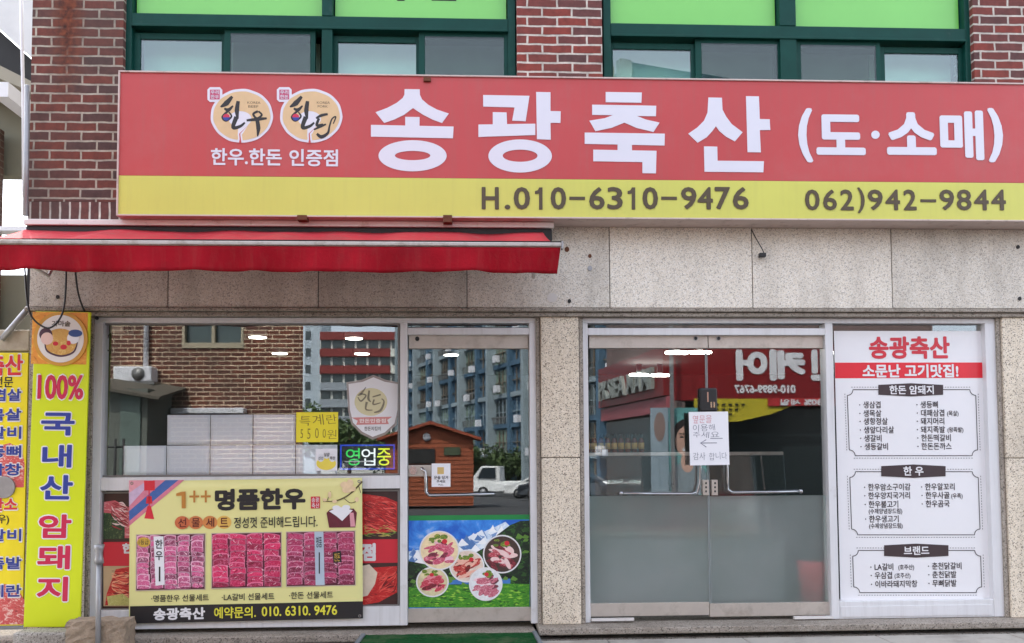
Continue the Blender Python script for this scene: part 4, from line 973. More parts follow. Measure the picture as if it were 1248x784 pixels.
mm_ = [(535.5, 671, 24.5, 24, (206, 80, 108), (238, 190, 200), (240, 214, 170)), (612, 675.5, 23.5, 23.5, (190, 70, 84), (238, 204, 200), (70, 50, 44)), (527, 709.5, 20, 18.5, (196, 56, 76), (226, 140, 150), (214, 202, 160)), (592, 712, 20.5, 20.5, (196, 96, 116), (240, 206, 212), (226, 226, 228)), (569, 690, 21.5, 20, (190, 46, 44), (236, 180, 160), (226, 206, 190))]
lay = [4, 3, 2, 5, 1]
for (cx, cy, rx, ry, a, b_, dish), k in zip(mm_, lay):
    yy = D1-.0012-k*.0008
    o = MB().pell(cx, cy, rx, ry, yy, None, 40).build('photo_rim', M['vinyl'], df)
    MB().pell(cx, cy, rx-1.7, ry-1.7, yy-.0003, None, 40).build('dish_print', mat('dish_print', dish, .4, 0, .2, 30), o)
    rn = random.Random(k*7+2); parts_ = {}
    for s_ in range(30):
        px_, py_ = cx+rn.uniform(-.55, .55)*rx, cy+rn.uniform(-.35, .6)*ry; an = rn.gauss(-.3 if k != 3 else .35, .35)
        L_, W_ = rx*rn.uniform(.22, .42), rn.uniform(1.4, 3.4)
        o2 = []
        for t in [2*math.pi*j/12 for j in range(12)]:
            u, v = px_+L_*math.cos(t)*math.cos(an)-W_*math.sin(t)*math.sin(an), py_+L_*math.cos(t)*math.sin(an)+W_*math.sin(t)*math.cos(an)
            d_ = math.hypot((u-cx)/(rx-2), (v-cy)/(ry-2)); o2.append((cx+(u-cx)/max(1, d_), cy+(v-cy)/max(1, d_)))
        parts_.setdefault(rn.choice('aabf'), MB()).ppoly(o2, yy-.0005-s_*.00002)
    dk_ = tuple(int(v*.55) for v in a)
    for key in sorted(parts_): parts_[key].build('meat_print' if key != 'f' else 'fat_print', {'a': meatmat('dish_meat', a, b_, dk_, 70, (1, 1, 2)), 'b': meatmat('dish_meat', dk_, a, tuple(int(v*.3) for v in a), 60, (1, 1, 2)), 'f': mat('dish_fat', b_, .5, 0, .12, 40)}[key], o)
    q = MB(); 
    for s_ in range(7):
        lx_, ly_ = cx+rn.uniform(-.5, .4)*rx, cy-rn.uniform(.45, .72)*ry; q.pell(lx_, ly_, rx*rn.uniform(.08, .2), ry*rn.uniform(.06, .13), yy-.0012-s_*.00002, None, 9)
    q.build('leaf_print', meatmat('leaf_print', (96, 124, 44), (190, 186, 70), (36, 60, 24), 60, (1, 1, 1)), o)
    q = MB(); q.pell(cx+rx*rn.uniform(-.1, .35), cy-ry*rn.uniform(.4, .6), rx*.13, ry*.12, yy-.0015); q.build('tomato_print', M['red_ink'], o)
ps = sheet('door_sticker', (526, 565, 549, 593.5), G-.06, M['paper'], 'small white push to open sticker hanging at the single door handle', 'sticker')
e = MB(); e.pbox(533, 569.5, 541, 578, G-.061, G-.0605); e.build('icon', mat('icon_tan', (206, 176, 110), .5), ps)
e = MB(); e.text('문을 당겨', (529, 580, 546, 584.3), G-.061, .014); e.text('주세요', (532, 585, 543, 588.6), G-.061, .014); e.text('PULL', (534.5, 590, 540.5, 592), G-.061); e.build('lettering', M['ink'], ps)

# ================================================================== double door: note and lock
nt_ = sheet('paper_note', (840.5, 502, 888.5, 567), G-.075, M['paper'], 'white handwritten paper note hung between the two door handles', 'note', ry=-.01)
e = MB(); e.text('옆문을', (845, 506, 868, 516), G-.0765, 0, -.01, wob=.1); e.build('red_handwriting', mat('red_pen', (206, 130, 140), .6), nt_)
e = MB(); e.text('이용해', (845, 517, 872, 526), G-.0765, 0, -.012, wob=.1); e.text('주세요', (845, 526.5, 877, 534), G-.0765, 0, -.012, wob=.1); e.text('감사 합니다', (845, 551, 886, 561), G-.0765, 0, -.012, wob=.1)
e.stroke([(874, 540), (854, 540)], .9, G-.0765); e.stroke([(861, 536), (854, 540), (861, 545)], .9, G-.0768, 1); e.stroke([(866, 534.5), (881, 534.5)], .8, G-.0765)
e.build('handwriting', mat('grey_pen', (120, 122, 136), .6), nt_)
lk = thing('door_lock', (X(864, 500, G-.04), G-.04, Z(864, 500, G-.04)), 'black electronic keypad lock box at the meeting edge of the glass doors', 'lock')
MB().pbox(853.5, 473, 874.5, 502, G-.045, G-.001).build('body', M['black'], lk, bevel=.012)
MB().pbox(862, 478, 863.5, 490, G-.047, G-.0455).build('light_strip', mat('strip_pale', (180, 140, 120), .3), lk)
e = MB(); e.pbox(866, 490, 868, 497, G-.047, G-.0455); e.pbox(869.5, 490, 871.5, 497, G-.047, G-.0455); e.build('buttons', M['chrome'], lk)

# ================================================================== menu poster
MY = G-.004
mp = thing('menu_poster', (X(1112, 733, MY), MY, Z(1112, 733, MY)), 'tall white menu poster with red heading filling the right window', 'poster')
mr = rc(1020.5, 403.5, 1205, 733, MY); MB().box(mr[0], mr[1], MY, MY+.003, mr[2], mr[3]).build('sheet', M['vinyl'], mp)
m1, m2, m3 = MY-.0012, MY-.0024, MY-.0036
rb = rc(1019, 442, 1203, 461, m1); MB().box(mr[0], mr[1]+.02, m1, m1+.001, rb[2], rb[3]).build('red_band', mat('menu_red', (218, 32, 48), .4), mp)
e = MB(); e.text('송광축산', (1059, 410, 1157.5, 437.5), m2, .03, .006); e.build('heading_lettering', mat('menu_heading', (202, 40, 56), .4), mp)
e = MB(); e.text('소문난 고기맛집!', (1051, 444, 1168, 460.5), m3, .028, .006); e.build('band_lettering', M['vinyl'], mp)
lines = MB(); hexes = MB(); hl = MB(); items = MB()
def line(p, q_, t=.9): lines.stroke([p, q_], t, m2, 1)
def menu_frame(x0, y0, x1, y1, sk):
    c = 7
    def q_(x, y): return (x+(y-y0)*sk, y)
    for a, b_ in (((x0+c, y0), (x1-c, y0)), ((x0+c, y1), (x1-c, y1)), ((x0, y0+c), (x0, y1-c)), ((x1, y0+c), (x1, y1-c))): line(q_(*a), q_(*b_))
    for (cx, cy, s0) in ((x0, y0, 0), (x1, y0, 1), (x1, y1, 2), (x0, y1, 3)):
        pts = [q_(cx+c*math.cos(t+s0*math.pi/2), cy+c*math.sin(t+s0*math.pi/2)) for t in [math.pi/2*i/6 for i in range(7)]]
        lines.stroke(pts, .9, m2-.0002, 1)
    o = 3.0
    def dash(a, b_):
        L_ = math.hypot(b_[0]-a[0], b_[1]-a[1]); n = int(L_/3.2)
        for i in range(n):
            t0, t1 = i/n, (i+.55)/n; lines.stroke([q_(a[0]+(b_[0]-a[0])*t0, a[1]+(b_[1]-a[1])*t0), q_(a[0]+(b_[0]-a[0])*t1, a[1]+(b_[1]-a[1])*t1)], .6, m2, 1)
    dash((x0+c-2, y0-o), (x1-c+2, y0-o)); dash((x0+c-2, y1+o), (x1-c+2, y1+o)); dash((x0-o, y0+c-2), (x0-o, y1-c+2)); dash((x1+o, y0+c-2), (x1+o, y1-c+2))
menu_frame(1032.5, 475, 1189, 555.5, .035); menu_frame(1035.5, 575, 1192, 652, .035); menu_frame(1039, 671, 1195, 722.5, .035)
for (x0, y0, x1, y1, t, r) in ((1070.5, 468, 1149.5, 482.5, '한돈 암돼지', (1084, 469.8, 1138, 480.8)), (1074, 567, 1152.5, 581.8, '한 우', (1101, 568.6, 1125.5, 580)), (1077.5, 663.5, 1156, 679, '브랜드', (1101.5, 665.6, 1132.5, 676.4))):
    xm = (x0+x1)/2; MB().ppoly([(x0, y0+1.2), (xm, y0-.8), (x1, y0+1.2), (x1, y1-1.2), (xm, y1+.8), (x0, y1-1.2)], m2-.0006).build('title_plate', mat('plate_ink', (58, 42, 44), .5), mp); hl = MB(); hl.text(t, r, m3-.0004, .02, .004); hl.build('title_lettering', M['vinyl'], mp)
for t, x, y in (('생삼겹', 1051.8, 493.6), ('생목살', 1052, 504), ('생항정살', 1052.3, 513.7), ('생앞다리살', 1052.6, 524.2), ('생갈비', 1053, 534.4), ('생등갈비', 1053.4, 544.5), ('생등뼈', 1121.5, 493.4), ('대패삼겹', 1122, 503.6), ('돼지머리', 1122, 513.6), ('돼지족발', 1122.2, 523.8), ('한돈떡갈비', 1122.6, 534), ('한돈돈까스', 1122.8, 544.2),
                ('한우암소구이감', 1057.8, 594), ('한우양지국거리', 1058, 604.4), ('한우불고기', 1058.5, 615), ('한우생고기', 1059, 632.8), ('한우알꼬리', 1127.2, 593.6), ('한우사골', 1127.8, 604), ('한우곰국', 1128, 614.3),
                ('LA갈비', 1065.4, 691.3), ('우삼겹', 1065.8, 701.6), ('이바라돼지막창', 1066.2, 712.3), ('춘천닭갈비', 1135.6, 690.2), ('춘천닭발', 1136, 700.6), ('무뼈닭발', 1136.2, 711.2)):
    items.textl(t, x, y, 9.0, m2, .016, .9); items.pell(x-4, y, .8, .8, m2, None, 8)
for t, x, y in (('(목살)', 1154, 504), ('(왕족발)', 1154.5, 524), ('(수제양념장드림)', 1058.5, 623.3), ('(수제양념장드림)', 1059, 641.2), ('(우족)', 1159, 604.6), ('(호주산)', 1094.5, 691.5), ('(호주산)', 1090, 701.8)):
    items.textl(t, x, y, 6.8, m2, .016, .86)
dk = mat('menu_ink', (52, 42, 46), .5)
lines.build('border_lines', dk, mp); items.build('menu_lettering', dk, mp)

# ================================================================== inside the shop
lamps = [((314, 405), 1.6, 'ceiling spotlight seen high in the left window above the left pane'), ((341, 425.5), 3.1, 'ceiling spotlight behind the brick reflection, left of the upper sky'), ((431.5, 406.5), 1.6, 'ceiling spotlight near the top of the left window at its right half'), ((441, 426), 3.1, 'ceiling spotlight above the shield sticker'), ((550, 427.5), 3.1, 'ceiling spotlight seen at the top of the single door')]
zc = z_u+.045
p0 = None
for (px, py), Y, lb in lamps:
    p = at(px, py, Y); d = (zc-CAM.z)/(p.z-CAM.z); p = CAM+(p-CAM)*d
    if p0 is None:
        root = thing('spotlight', (p.x, p.y, zc-.05), lb, 'ceiling light', 'round ceiling lights in the shop')
        q = MB(); q.tube([(p.x, p.y, zc-.045), (p.x, p.y, zc)], .085, 24); q.build('housing', M['white'], root)
        q = MB(); q.tube([(p.x, p.y, zc-.05), (p.x, p.y, zc-.046)], .076, 24); q.build('diffuser', M['spot'], root); p0 = root
    else:
        c_ = copy_tree(p0); c_.location = (p.x, p.y, zc-.05); c_['label'] = lb
p0 = None
for (px, py), Y, lb in (((825, 430), 2.1, 'white tube lamp at the left of the double door top'), ((853, 429.5), 2.1, 'white tube lamp behind the meeting edge of the double door'), ((779, 457), 4.1, 'rear white tube lamp left of its pair over the bottles'), ((804, 457.5), 4.1, 'rear white tube lamp right of its pair')):
    p = at(px, py, Y); w_ = .13*(Y+6.9)/9
    if p0 is None:
        root = thing('tube_lamp', (p.x, p.y, p.z), lb, 'ceiling light', 'white tube lamps in the shop')
        q = MB(); q.tube([(p.x-.118, p.y, p.z), (p.x-.09, p.y, p.z), (p.x+.09, p.y, p.z), (p.x+.118, p.y, p.z)], [.01, .017, .017, .01], 12); q.build('tube', M['tube'], root)
        q = MB(); q.box(p.x-.03, p.x+.03, p.y-.02, p.y+.02, p.z+.03, zc+.2); q.build('hanger', M['room'], root); p0 = root
    else:
        c_ = copy_tree(p0); c_.location = p; c_['label'] = lb
# counter case
KY = 1.0
kx0, kx1 = X(700, 552, KY), X(955, 552, KY); kz = Z(800, 553, KY)
kc = thing('display_case', ((kx0+kx1)/2, KY+.4, ZT), 'glass fronted butcher display case with steel top behind the double doors', 'counter')
MB().box(kx0, kx1, KY+.02, KY+.75, ZT, ZT+.55).build('cabinet', mat('case_white', (120, 124, 122), .5), kc, bevel=.01)
MB().box(kx0, kx1, KY, KY+.5, kz-.02, kz+.012).build('top_rail', M['steel'], kc, bevel=.006)
MB().add([(kx0, KY, kz-.02), (kx1, KY, kz-.02), (kx1-.0, KY-.1, ZT+.56), (kx0, KY-.1, ZT+.56), (kx0, KY+.008, kz-.02), (kx1, KY+.008, kz-.02), (kx1, KY-.09, ZT+.56), (kx0, KY-.09, ZT+.56)], [(0, 3, 2, 1), (4, 5, 6, 7), (0, 1, 5, 4), (2, 3, 7, 6), (1, 2, 6, 5), (3, 0, 4, 7)]).build('front_glass', glassmat('case_glass', .04, (.85, .92, .9)), kc)
MB().box(kx0, kx1, KY+.05, KY+.7, ZT+.58, ZT+.6).build('tray', M['steel'], kc)
MB().box(kx0+.1, kx1-.2, KY+.1, KY+.6, ZT+.605, ZT+.64).build('meat', meatmat('case_meat', (130, 40, 44), (190, 140, 130), (60, 16, 18), 18), kc)
MB().box(kx0, kx1, KY+.72, KY+.75, ZT+.55, kz-.025).build('rear_panel', M['room'], kc)
bp0 = None; bcols = 8
amber = mat('amber_sauce', (96, 40, 20), .15, 0, .2, 20)
for i in range(9):
    px = 716+i*8.2; p = at(px, 552, KY+.12); z0 = kz+.013
    lb = ['first', 'second', 'third', 'fourth', 'fifth', 'sixth', 'seventh', 'eighth', 'ninth'][i]
    lb = f'dark sauce bottle, {lb} from the left in the row on the display case'
    if bp0 is None:
        root = thing('sauce_bottle', (p.x, p.y, z0), lb, 'bottle', 'sauce bottles on the display case')
        c0 = (p.x, p.y)
        q = MB(); q.tube([(*c0, z0), (*c0, z0+.01), (*c0, z0+.10), (*c0, z0+.125), (*c0, z0+.135)], [.022, .026, .026, .016, .013], 16); q.build('bottle_body', amber, root)
        q = MB(); q.tube([(*c0, z0+.03), (*c0, z0+.085)], .0268, 16); q.build('paper_label', mat('bottle_label', (196, 166, 96), .5, 0, .4, 60), root)
        q = MB(); q.tube([(*c0, z0+.13), (*c0, z0+.165)], .017, 14); q.build('cap', M['black'], root); bp0 = root
    else:
        c_ = copy_tree(bp0); c_.location = (p.x, p.y, z0); c_['label'] = lb
q = MB().pbox(734, 548, 741, 556, KY-.02, KY-.015); q.build('price_card', M['paper'], label='tiny white price card under the bottles on the display case', cat='card')
rbn = at(992, 733, .30); rb_ = thing('red_bin', (rbn.x, .30, ZT-.01), 'red plastic bin blurred behind the frosted right door', 'bin')
q = MB(); q.tube([(rbn.x, .30, ZT), (rbn.x, .30, Z(992, 690, .30)), (rbn.x, .30, Z(992, 684, .30))], [.10, .125, .13], 24); q.build('bin_body', mat('bin_red', (206, 36, 34), .4), rb_)

# ================================================================== across the street (seen in the glass)
def V(px, py, Yv):                      # the real place that mirrors to pixel (px, py) at mirrored depth Yv
    p = at(px, py, Yv); return Vector((p.x, 2*G-Yv, p.z))
M['brick2'] = brickmat('brown_brick', (118, 62, 42), (92, 50, 38), (218, 196, 166), bw=.24, rh=.078, ms=.0115)
FY = -9.0; FV = 2*G-FY
bxr = V(369, 480, FV).x
nb = thing('brick_house', (bxr-5, FY-4, 0), 'brown brick house with a white framed window across the street', 'house')
wx0, wx1 = V(222, 407, FV).x, V(297, 407, FV).x; wz0, wz1 = V(260, 421, FV).z, V(260, 380, FV).z
q = MB(); q.box(bxr-11, wx0, FY-8, FY, -.1, 6.4)
q.add([(x, y, z) for z in (-.1, 6.4) for x, y in ((wx1, FY), (bxr, FY), (bxr-2.6, FY-8), (wx1-2, FY-8))], [(0, 1, 5, 4), (1, 2, 6, 5), (2, 3, 7, 6), (4, 5, 6, 7)]); q.box(wx0, wx1, FY-.4, FY, -.1, wz0); q.box(wx0, wx1, FY-.4, FY, wz1, 6.4); q.box(wx0, wx1, FY-.5, FY-.2, wz0, wz1)
q.build('brick_wall', M['brick2'], nb)
MB().add([(x, y, z) for z in (6.4, 6.6) for x, y in ((bxr-11.2, FY+.15), (bxr+.1, FY+.15), (bxr-2.6, FY-8.2), (bxr-11.2, FY-8.2))], [(3, 2, 1, 0), (4, 5, 6, 7), (0, 1, 5, 4), (1, 2, 6, 5), (2, 3, 7, 6), (3, 0, 4, 7)]).build('roof', M['core'], nb)
fw = MB(); t = .045
fw.box(wx0, wx0+t, FY-.15, FY+.01, wz0, wz1); fw.box(wx1-t, wx1, FY-.15, FY+.01, wz0, wz1); fw.box(wx0, wx1, FY-.15, FY+.02, wz0-.05, wz0+t); fw.box(wx0, wx1, FY-.15, FY+.01, wz1-t, wz1); fw.box((wx0+wx1)/2-.025, (wx0+wx1)/2+.025, FY-.15, FY, wz0, wz1)
wo = fw.build('window', mat('beige_frame', (172, 160, 136), .6), nb); MB().box(wx0+.05, wx1-.05, FY-.12, FY-.11, wz0+.05, wz1-.05).build('pane', mat('dark_pane', (70, 84, 84), .1), wo)
a = V(147, 467, FV); b_ = V(193, 449, FV)
acu = thing('air_conditioner', ((a.x+b_.x)/2, FY+.2, a.z), 'white air conditioner unit on the brick house across the street', 'air conditioner')
MB().box(a.x, b_.x, FY+.02, FY+.35, a.z, b_.z).build('casing', M['white'], acu, bevel=.02)
q = MB(); c_ = ((a.x+b_.x)/2+.1, (a.z+b_.z)/2); q.tube([(c_[0], FY+.34, c_[1]), (c_[0], FY+.365, c_[1])], .11, 24); q.build('fan_grille', M['alu_dark'], acu)
MB().box(a.x-.05, b_.x+.05, FY+.001, FY+.36, a.z-.05, a.z-.003).build('shelf', M['alu_dark'], acu)
p = V(179, 450, FV); MB().tube([(p.x, FY+.06, p.z+.0), (p.x, FY+.06, 5.5)], .045, 12).build('drain_pipe', M['white'], label='white drain pipe on the brick house above the air conditioner', cat='pipe')
a = V(213, 505, FV); b_ = V(301, 498, FV); MB().box(a.x, b_.x, FY+.005, FY+.25, a.z, b_.z).build('wall_shelf', M['white'], label='white ledge fixed low on the brick house across the street', cat='ledge', bevel=.01)
a = V(118, 600, FV-1.2); b_ = V(180, 466, FV-1.2); SYY = FY+1.2
shd = thing('lean_to_shed', ((a.x+b_.x)/2, FY+.7, 0), 'small grey lean-to shed against the brick house', 'shed')
q = MB(); q.box(a.x, b_.x, FY+.01, SYY, 0, b_.z-.1); q.build('wall', mat('shed_grey', (98, 102, 94), .8, 0, .15, 2), shd)
q = MB(); q.add([(a.x-.1, SYY+.2, b_.z-.05), (b_.x+.25, SYY+.2, b_.z-.25), (b_.x+.25, FY+.01, b_.z+.0), (a.x-.1, FY+.01, b_.z+.2), (a.x-.1, SYY+.2, b_.z-.1), (b_.x+.25, SYY+.2, b_.z-.3), (b_.x+.25, FY+.01, b_.z-.05), (a.x-.1, FY+.01, b_.z+.15)], [(0, 1, 2, 3), (7, 6, 5, 4), (0, 4, 5, 1), (1, 5, 6, 2), (2, 6, 7, 3), (3, 7, 4, 0)]); q.build('roof', mat('shed_roof', (84, 78, 68), .8), shd)
a2 = V(146, 580, FV-1.2); b2 = V(172, 475, FV-1.2); MB().box(a2.x, b2.x, SYY, SYY+.03, .02, b2.z-.1).build('door', mat('shed_door', (96, 112, 104), .6, 0, .2, 3), shd)
rl = MB()
for px in (127, 140, 150):
    p = V(px, 560, 6); rl.tube([(p.x, p.y, 0), (p.x, p.y, V(px, 535, 6).z)], .018)
rl.tube([V(110, 545, 6), V(150, 545, 6)], .014); rl.build('railing', M['dark'], label='black metal railing on the street before the lean-to shed', cat='railing')

# apartment block with red bands
AYV = 143; ary = 2*G-AYV; gA = gz(ary)
ab = thing('apartment_block', (V(440, 500, AYV).x, ary-6, gA), 'far pale apartment block with dark red bands seen in the left window', 'apartment building')
ax_0, ax_1 = V(390, 480, AYV).x, V(520, 480, AYV).x; atop = V(440, 405, AYV).z
MB().box(ax_0, ax_1, ary-12, ary, gA, atop).build('wall', mat('pale_render', (206, 206, 198), .8), ab)
MB().box(V(370, 480, AYV).x, ax_0-.02, ary-12, ary-.6, gA, V(380, 385, AYV).z).build('stair_tower', mat('tower_grey', (176, 188, 196), .8), ab)
st_h = (V(440, 435.5, AYV).z-V(440, 456, AYV).z)
redb = mat('band_red', (128, 50, 46), .7); greyb = mat('band_grey', (150, 158, 164), .7); dwin = mat('dark_windows', (62, 72, 74), .15, 0, .5, 6)
ztop = atop
for k in range(8):
    zt = atop-k*st_h
    full = k in (0,)
    MB().box(ax_0, ax_1 if (full or k > 2) else ax_0+(ax_1-ax_0)*.66, ary+.001, ary+.5, zt-st_h*.47, zt).build('balcony_band', redb if k < 3 else greyb, ab)
    if not full and k < 3: MB().box(ax_0+(ax_1-ax_0)*.662, ax_1, ary+.001, ary+.5, zt-st_h*.47, zt).build('balcony_band', mat('band_pale', (214, 214, 204), .7), ab)
    n = 9
    for i in range(n):
        u0, u1 = ax_0+(ax_1-ax_0)*(i+.08)/n, ax_0+(ax_1-ax_0)*(i+.88)/n
        MB().box(u0, u1, ary-.02, ary+.12, zt-st_h*.97, zt-st_h*.5).build('window', dwin, ab)
    MB().box(V(371.5, 480, AYV).x, V(377.5, 480, AYV).x, ary-.65, ary-.5, zt-st_h*.4, zt+.2).build('window', dwin, ab)
# blue apartment block
P0, P1_ = V(490, 520, 118), V(645, 520, 74)
dirv = Vector((P1_.x-P0.x, P1_.y-P0.y, 0)); Lb = dirv.length*1.42; ang = math.atan2(dirv.y, dirv.x)
bb = thing('apartment_block', (P0.x, P0.y, gz(-110)-2), 'tall blue and grey apartment block seen slanting in the single door', 'apartment building', rz=ang)
def loc(mb, name, m, root, parent=None, bevel=0):
    """mesh given in the thing's own coordinates"""
    me = bpy.data.meshes.new(name); me.from_pydata(mb.v, [], mb.f); me.polygons.foreach_set('use_smooth', mb.sm); me.update(); me.materials.append(m)
    o = bpy.data.objects.new(name, me); COL.objects.link(o); o.parent = parent or root
    if bevel: bv = o.modifiers.new('bevel', 'BEVEL'); bv.width = bevel; bv.segments = 2; bv.limit_method = 'ANGLE'
    return o
bblue = mat('render_blue', (74, 104, 126), .8, 0, .2, .3); bpale = mat('render_pale', (146, 160, 166), .8, 0, .2, .3)
# facade on the local -y side must face the shop: which side is it?
nrm = Vector((math.sin(ang), -math.cos(ang), 0)); sgn = 1 if nrm.dot(Vector((0, 0, 0))-Vector((P0.x, P0.y, 0))) > 0 else -1
fy = -sgn                                   # facade direction in local y  (-1 or +1)
HB = 34; stb = 2.9
loc(MB().box(0, Lb, 0, -fy*12, 0, HB), 'wall', bblue, bb)
bays = 7; bw_ = Lb/bays
cols = MB(); pil = MB(); spn = MB(); wins = 0
pil2 = MB()
for i in range(bays*2+1): (pil if i % 2 == 0 else pil2).box(i*bw_/2-.3, i*bw_/2+.3, fy*.01, fy*(.95 if i % 2 == 0 else .5), 0, HB)
loc(pil, 'pilaster', bpale, bb); loc(pil2, 'pilaster', bblue, bb)
brn = mat('window_frame_brown', (118, 104, 88), .6); rnb = random.Random(4)
for k in range(12):
    zz = k*stb; s_ = MB(); mu = MB(); rl_ = MB()
    for i in range(bays*2):
        a_, b_ = i*bw_/2+.31, (i+1)*bw_/2-.31
        s_.box(a_, b_, fy*.01, fy*.35, zz, zz+.42)
        for j in range(1, 4): u = a_+(b_-a_)*j/4; mu.box(u-.05, u+.05, fy*.06, fy*.16, zz+.43, zz+2.7)
        mu.box(a_, b_, fy*.05, fy*.17, zz+1.5, zz+1.58)
        if i % 2 == 0: rl_.box(a_, b_, fy*.5, fy*.56, zz+1.0, zz+1.08); [rl_.box(a_+t*.32, a_+t*.32+.04, fy*.5, fy*.55, zz+.42, zz+1.0) for t in range(1, int((b_-a_)/.32))]
    loc(s_, 'balcony_band', bpale if k % 2 == 0 else bblue, bb); loc(mu, 'mullions', brn if k % 3 else bpale, bb); loc(rl_, 'balcony_railing', M['alu_dark'], bb)
    for i in range(bays):
        loc(MB().box(i*bw_+.31, (i+.5)*bw_-.31, fy*.02, fy*.04, zz+.44, zz+2.75), 'window', dwin if rnb.random() < .7 else grey_tone, bb)
ap0 = None
for k in range(1, 9):
    for i in range(0, bays):
        q = MB().box(0, .9, 0, .4*fy, 0, .65)
        if ap0 is None: ap0 = loc(q, 'air_conditioner', M['white'], bb); ap0.location = (i*bw_+1, fy*.75, k*stb+.2)
        else: c_ = ap0.copy(); COL.objects.link(c_); c_.location = (i*bw_+.4+rnb.random()*bw_*.75, fy*.6, k*stb+.2+rnb.random()*.4)
# orange hut
hv = 27; hx0, hx1 = V(470, 560, hv).x, V(577, 560, hv).x; hy_ = 2*G-hv; hg = gz(hy_)
ht = thing('wooden_hut', ((hx0+hx1)/2, hy_-1.5, hg), 'orange plank hut with a gable roof seen in the single door', 'hut')
ze, zp = V(570, 533, hv).z, V(525, 517, hv).z; hm = V(525, 517, hv).x
orange = mat('orange_planks', (160, 84, 52), .7, 0, .15, 6)
q = MB(); q.poly([(hx0, hg), (hx1, hg), (hx1, ze), (hm, zp-.05), (hx0, ze)], hy_, hy_-3); q.build('wall', orange, ht)
q = MB(); z_ = hg+.1
while z_ < ze: q.box(hx0, hx1, hy_+.001, hy_+.012, z_, z_+.01); z_ += .16
q.build('plank_gaps', mat('plank_gap', (96, 44, 26), .8), ht)
q = MB(); q.poly([(hx0-.3, ze-.12), (hm, zp), (hx1+.3, ze-.12), (hx1+.3, ze-.02), (hm, zp+.12), (hx0-.3, ze-.02)], hy_+.3, hy_-3.2); q.build('roof', mat('hut_roof', (150, 70, 44), .7), ht)
q = MB(); p = V(520, 533, hv); q.tube([(p.x, hy_+.02, p.z), (p.x, hy_+.06, p.z)], .15, 20); q.build('round_vent', M['white'], ht)
a = V(497, 565, hv); b_ = V(530, 547, hv); MB().box(a.x, b_.x, hy_+.015, hy_+.05, a.z, b_.z).build('window', M['dark'], ht)
a = V(541, 555, hv); b_ = V(561, 545, hv); MB().box(a.x, b_.x, hy_+.015, hy_+.05, a.z, b_.z).build('sign_plate', mat('plate_green', (74, 84, 62), .5), ht)
# vehicles: a small maker with body, glass, wheels, lamps in local coordinates (front towards -x)
tyre = mat('tyre', (28, 28, 28), .9); carglass = mat('car_glass', (36, 44, 50), .06)
def car(prof, glass, L, W, wheels, paint, loc_, rz, label, name='parked_car', cat='car'):
    t_ = thing(name, loc_, label, cat, rz=rz)
    b = MB(); n = len(prof)
    vs = [(x, -W/2*(1 if z < .9 else .86), z) for x, z in prof]+[(x, W/2*(1 if z < .9 else .86), z) for x, z in prof]
    fs = [tuple(range(n)), tuple(range(2*n-1, n-1, -1))]+[(i, i+n, (i+1) % n+n, (i+1) % n) for i in range(n)]
    b.add(vs, fs); loc(b, 'body', paint, t_, bevel=.05)
    for gpoly in glass:
        for s_ in (-1, 1):
            g_ = MB(); y = s_*(W/2*.94+.012); g_.add([(x, y, z) for x, z in gpoly], [tuple(range(len(gpoly)))]); loc(g_, 'side_window', carglass, t_)
    xs_, zs_ = glass[0][0]; x2, z2 = glass[0][1]
    ws = MB(); ws.add([(xs_-.2, -W*.38, zs_), (xs_-.2, W*.38, zs_), (x2-.16, W*.36, z2), (x2-.16, -W*.36, z2)], [(0, 1, 2, 3)]); loc(ws, 'windscreen', carglass, t_)
    for wx, r in wheels:
        for s_ in (-1, 1):
            q = MB(); q.tube([(wx, s_*(W/2-.2), r), (wx, s_*(W/2+.01), r)], r, 20); wo_ = loc(q, 'wheel', tyre, t_)
            q = MB(); q.tube([(wx, s_*(W/2), r), (wx, s_*(W/2+.025), r)], r*.6, 16); loc(q, 'rim', M['pole'], t_, wo_)
    for s_ in (-1, 1):
        q = MB(); q.ball((0.03, s_*W*.36, .72), .13, 12, 8, .5, 1.2, .8); loc(q, 'headlight', M['vinyl'], t_)
    q = MB(); q.box(-.06, .1, -W*.46, W*.46, .28, .5); loc(q, 'bumper', M['alu_dark'], t_, bevel=.03)
    return t_
pw = mat('car_white', (214, 214, 212), .25); psil = mat('car_silver', (150, 154, 158), .25, .4); pdk = mat('car_dark', (46, 50, 56), .25)
truck_prof = [(0, .35), (4.9, .35), (4.9, 1.0), (2.0, 1.0), (1.95, 1.95), (.75, 1.97), (.12, 1.15), (0, .9)]
car_prof = [(0, .3), (4.3, .3), (4.35, .8), (4.1, .95), (3.6, 1.42), (1.8, 1.46), (1.0, .98), (.1, .8)]
cg = [[(1.2, .98), (1.9, 1.38), (2.6, 1.38), (2.6, .98)], [(2.7, .98), (2.7, 1.38), (3.5, 1.35), (3.85, .98)]]
p = V(576, 603, 52); car(truck_prof, [[(.5, 1.2), (.88, 1.85), (1.7, 1.85), (1.7, 1.2)]], 4.9, 1.7, [(.9, .33), (3.9, .33)], pw, (p.x, p.y, gz(p.y)-.10), .25, 'white flatbed truck parked beside the hut', 'parked_truck', 'truck')
p = V(617, 606, 45); car(car_prof, cg, 4.3, 1.7, [(.85, .31), (3.5, .31)], pw, (p.x, p.y, gz(p.y)-.10), .2, 'white car parked just right of the white truck')
p = V(634, 610, 39); car(car_prof, cg, 4.3, 1.7, [(.85, .31), (3.5, .31)], pdk, (p.x, p.y, gz(p.y)-.10), .3, 'dark car parked right of the white car')
p = V(757, 606, 50); car(car_prof, cg, 4.3, 1.7, [(.85, .31), (3.5, .31)], psil, (p.x, p.y, gz(p.y)-.10), math.pi+.15, 'silver car seen low at the left edge of the double door')
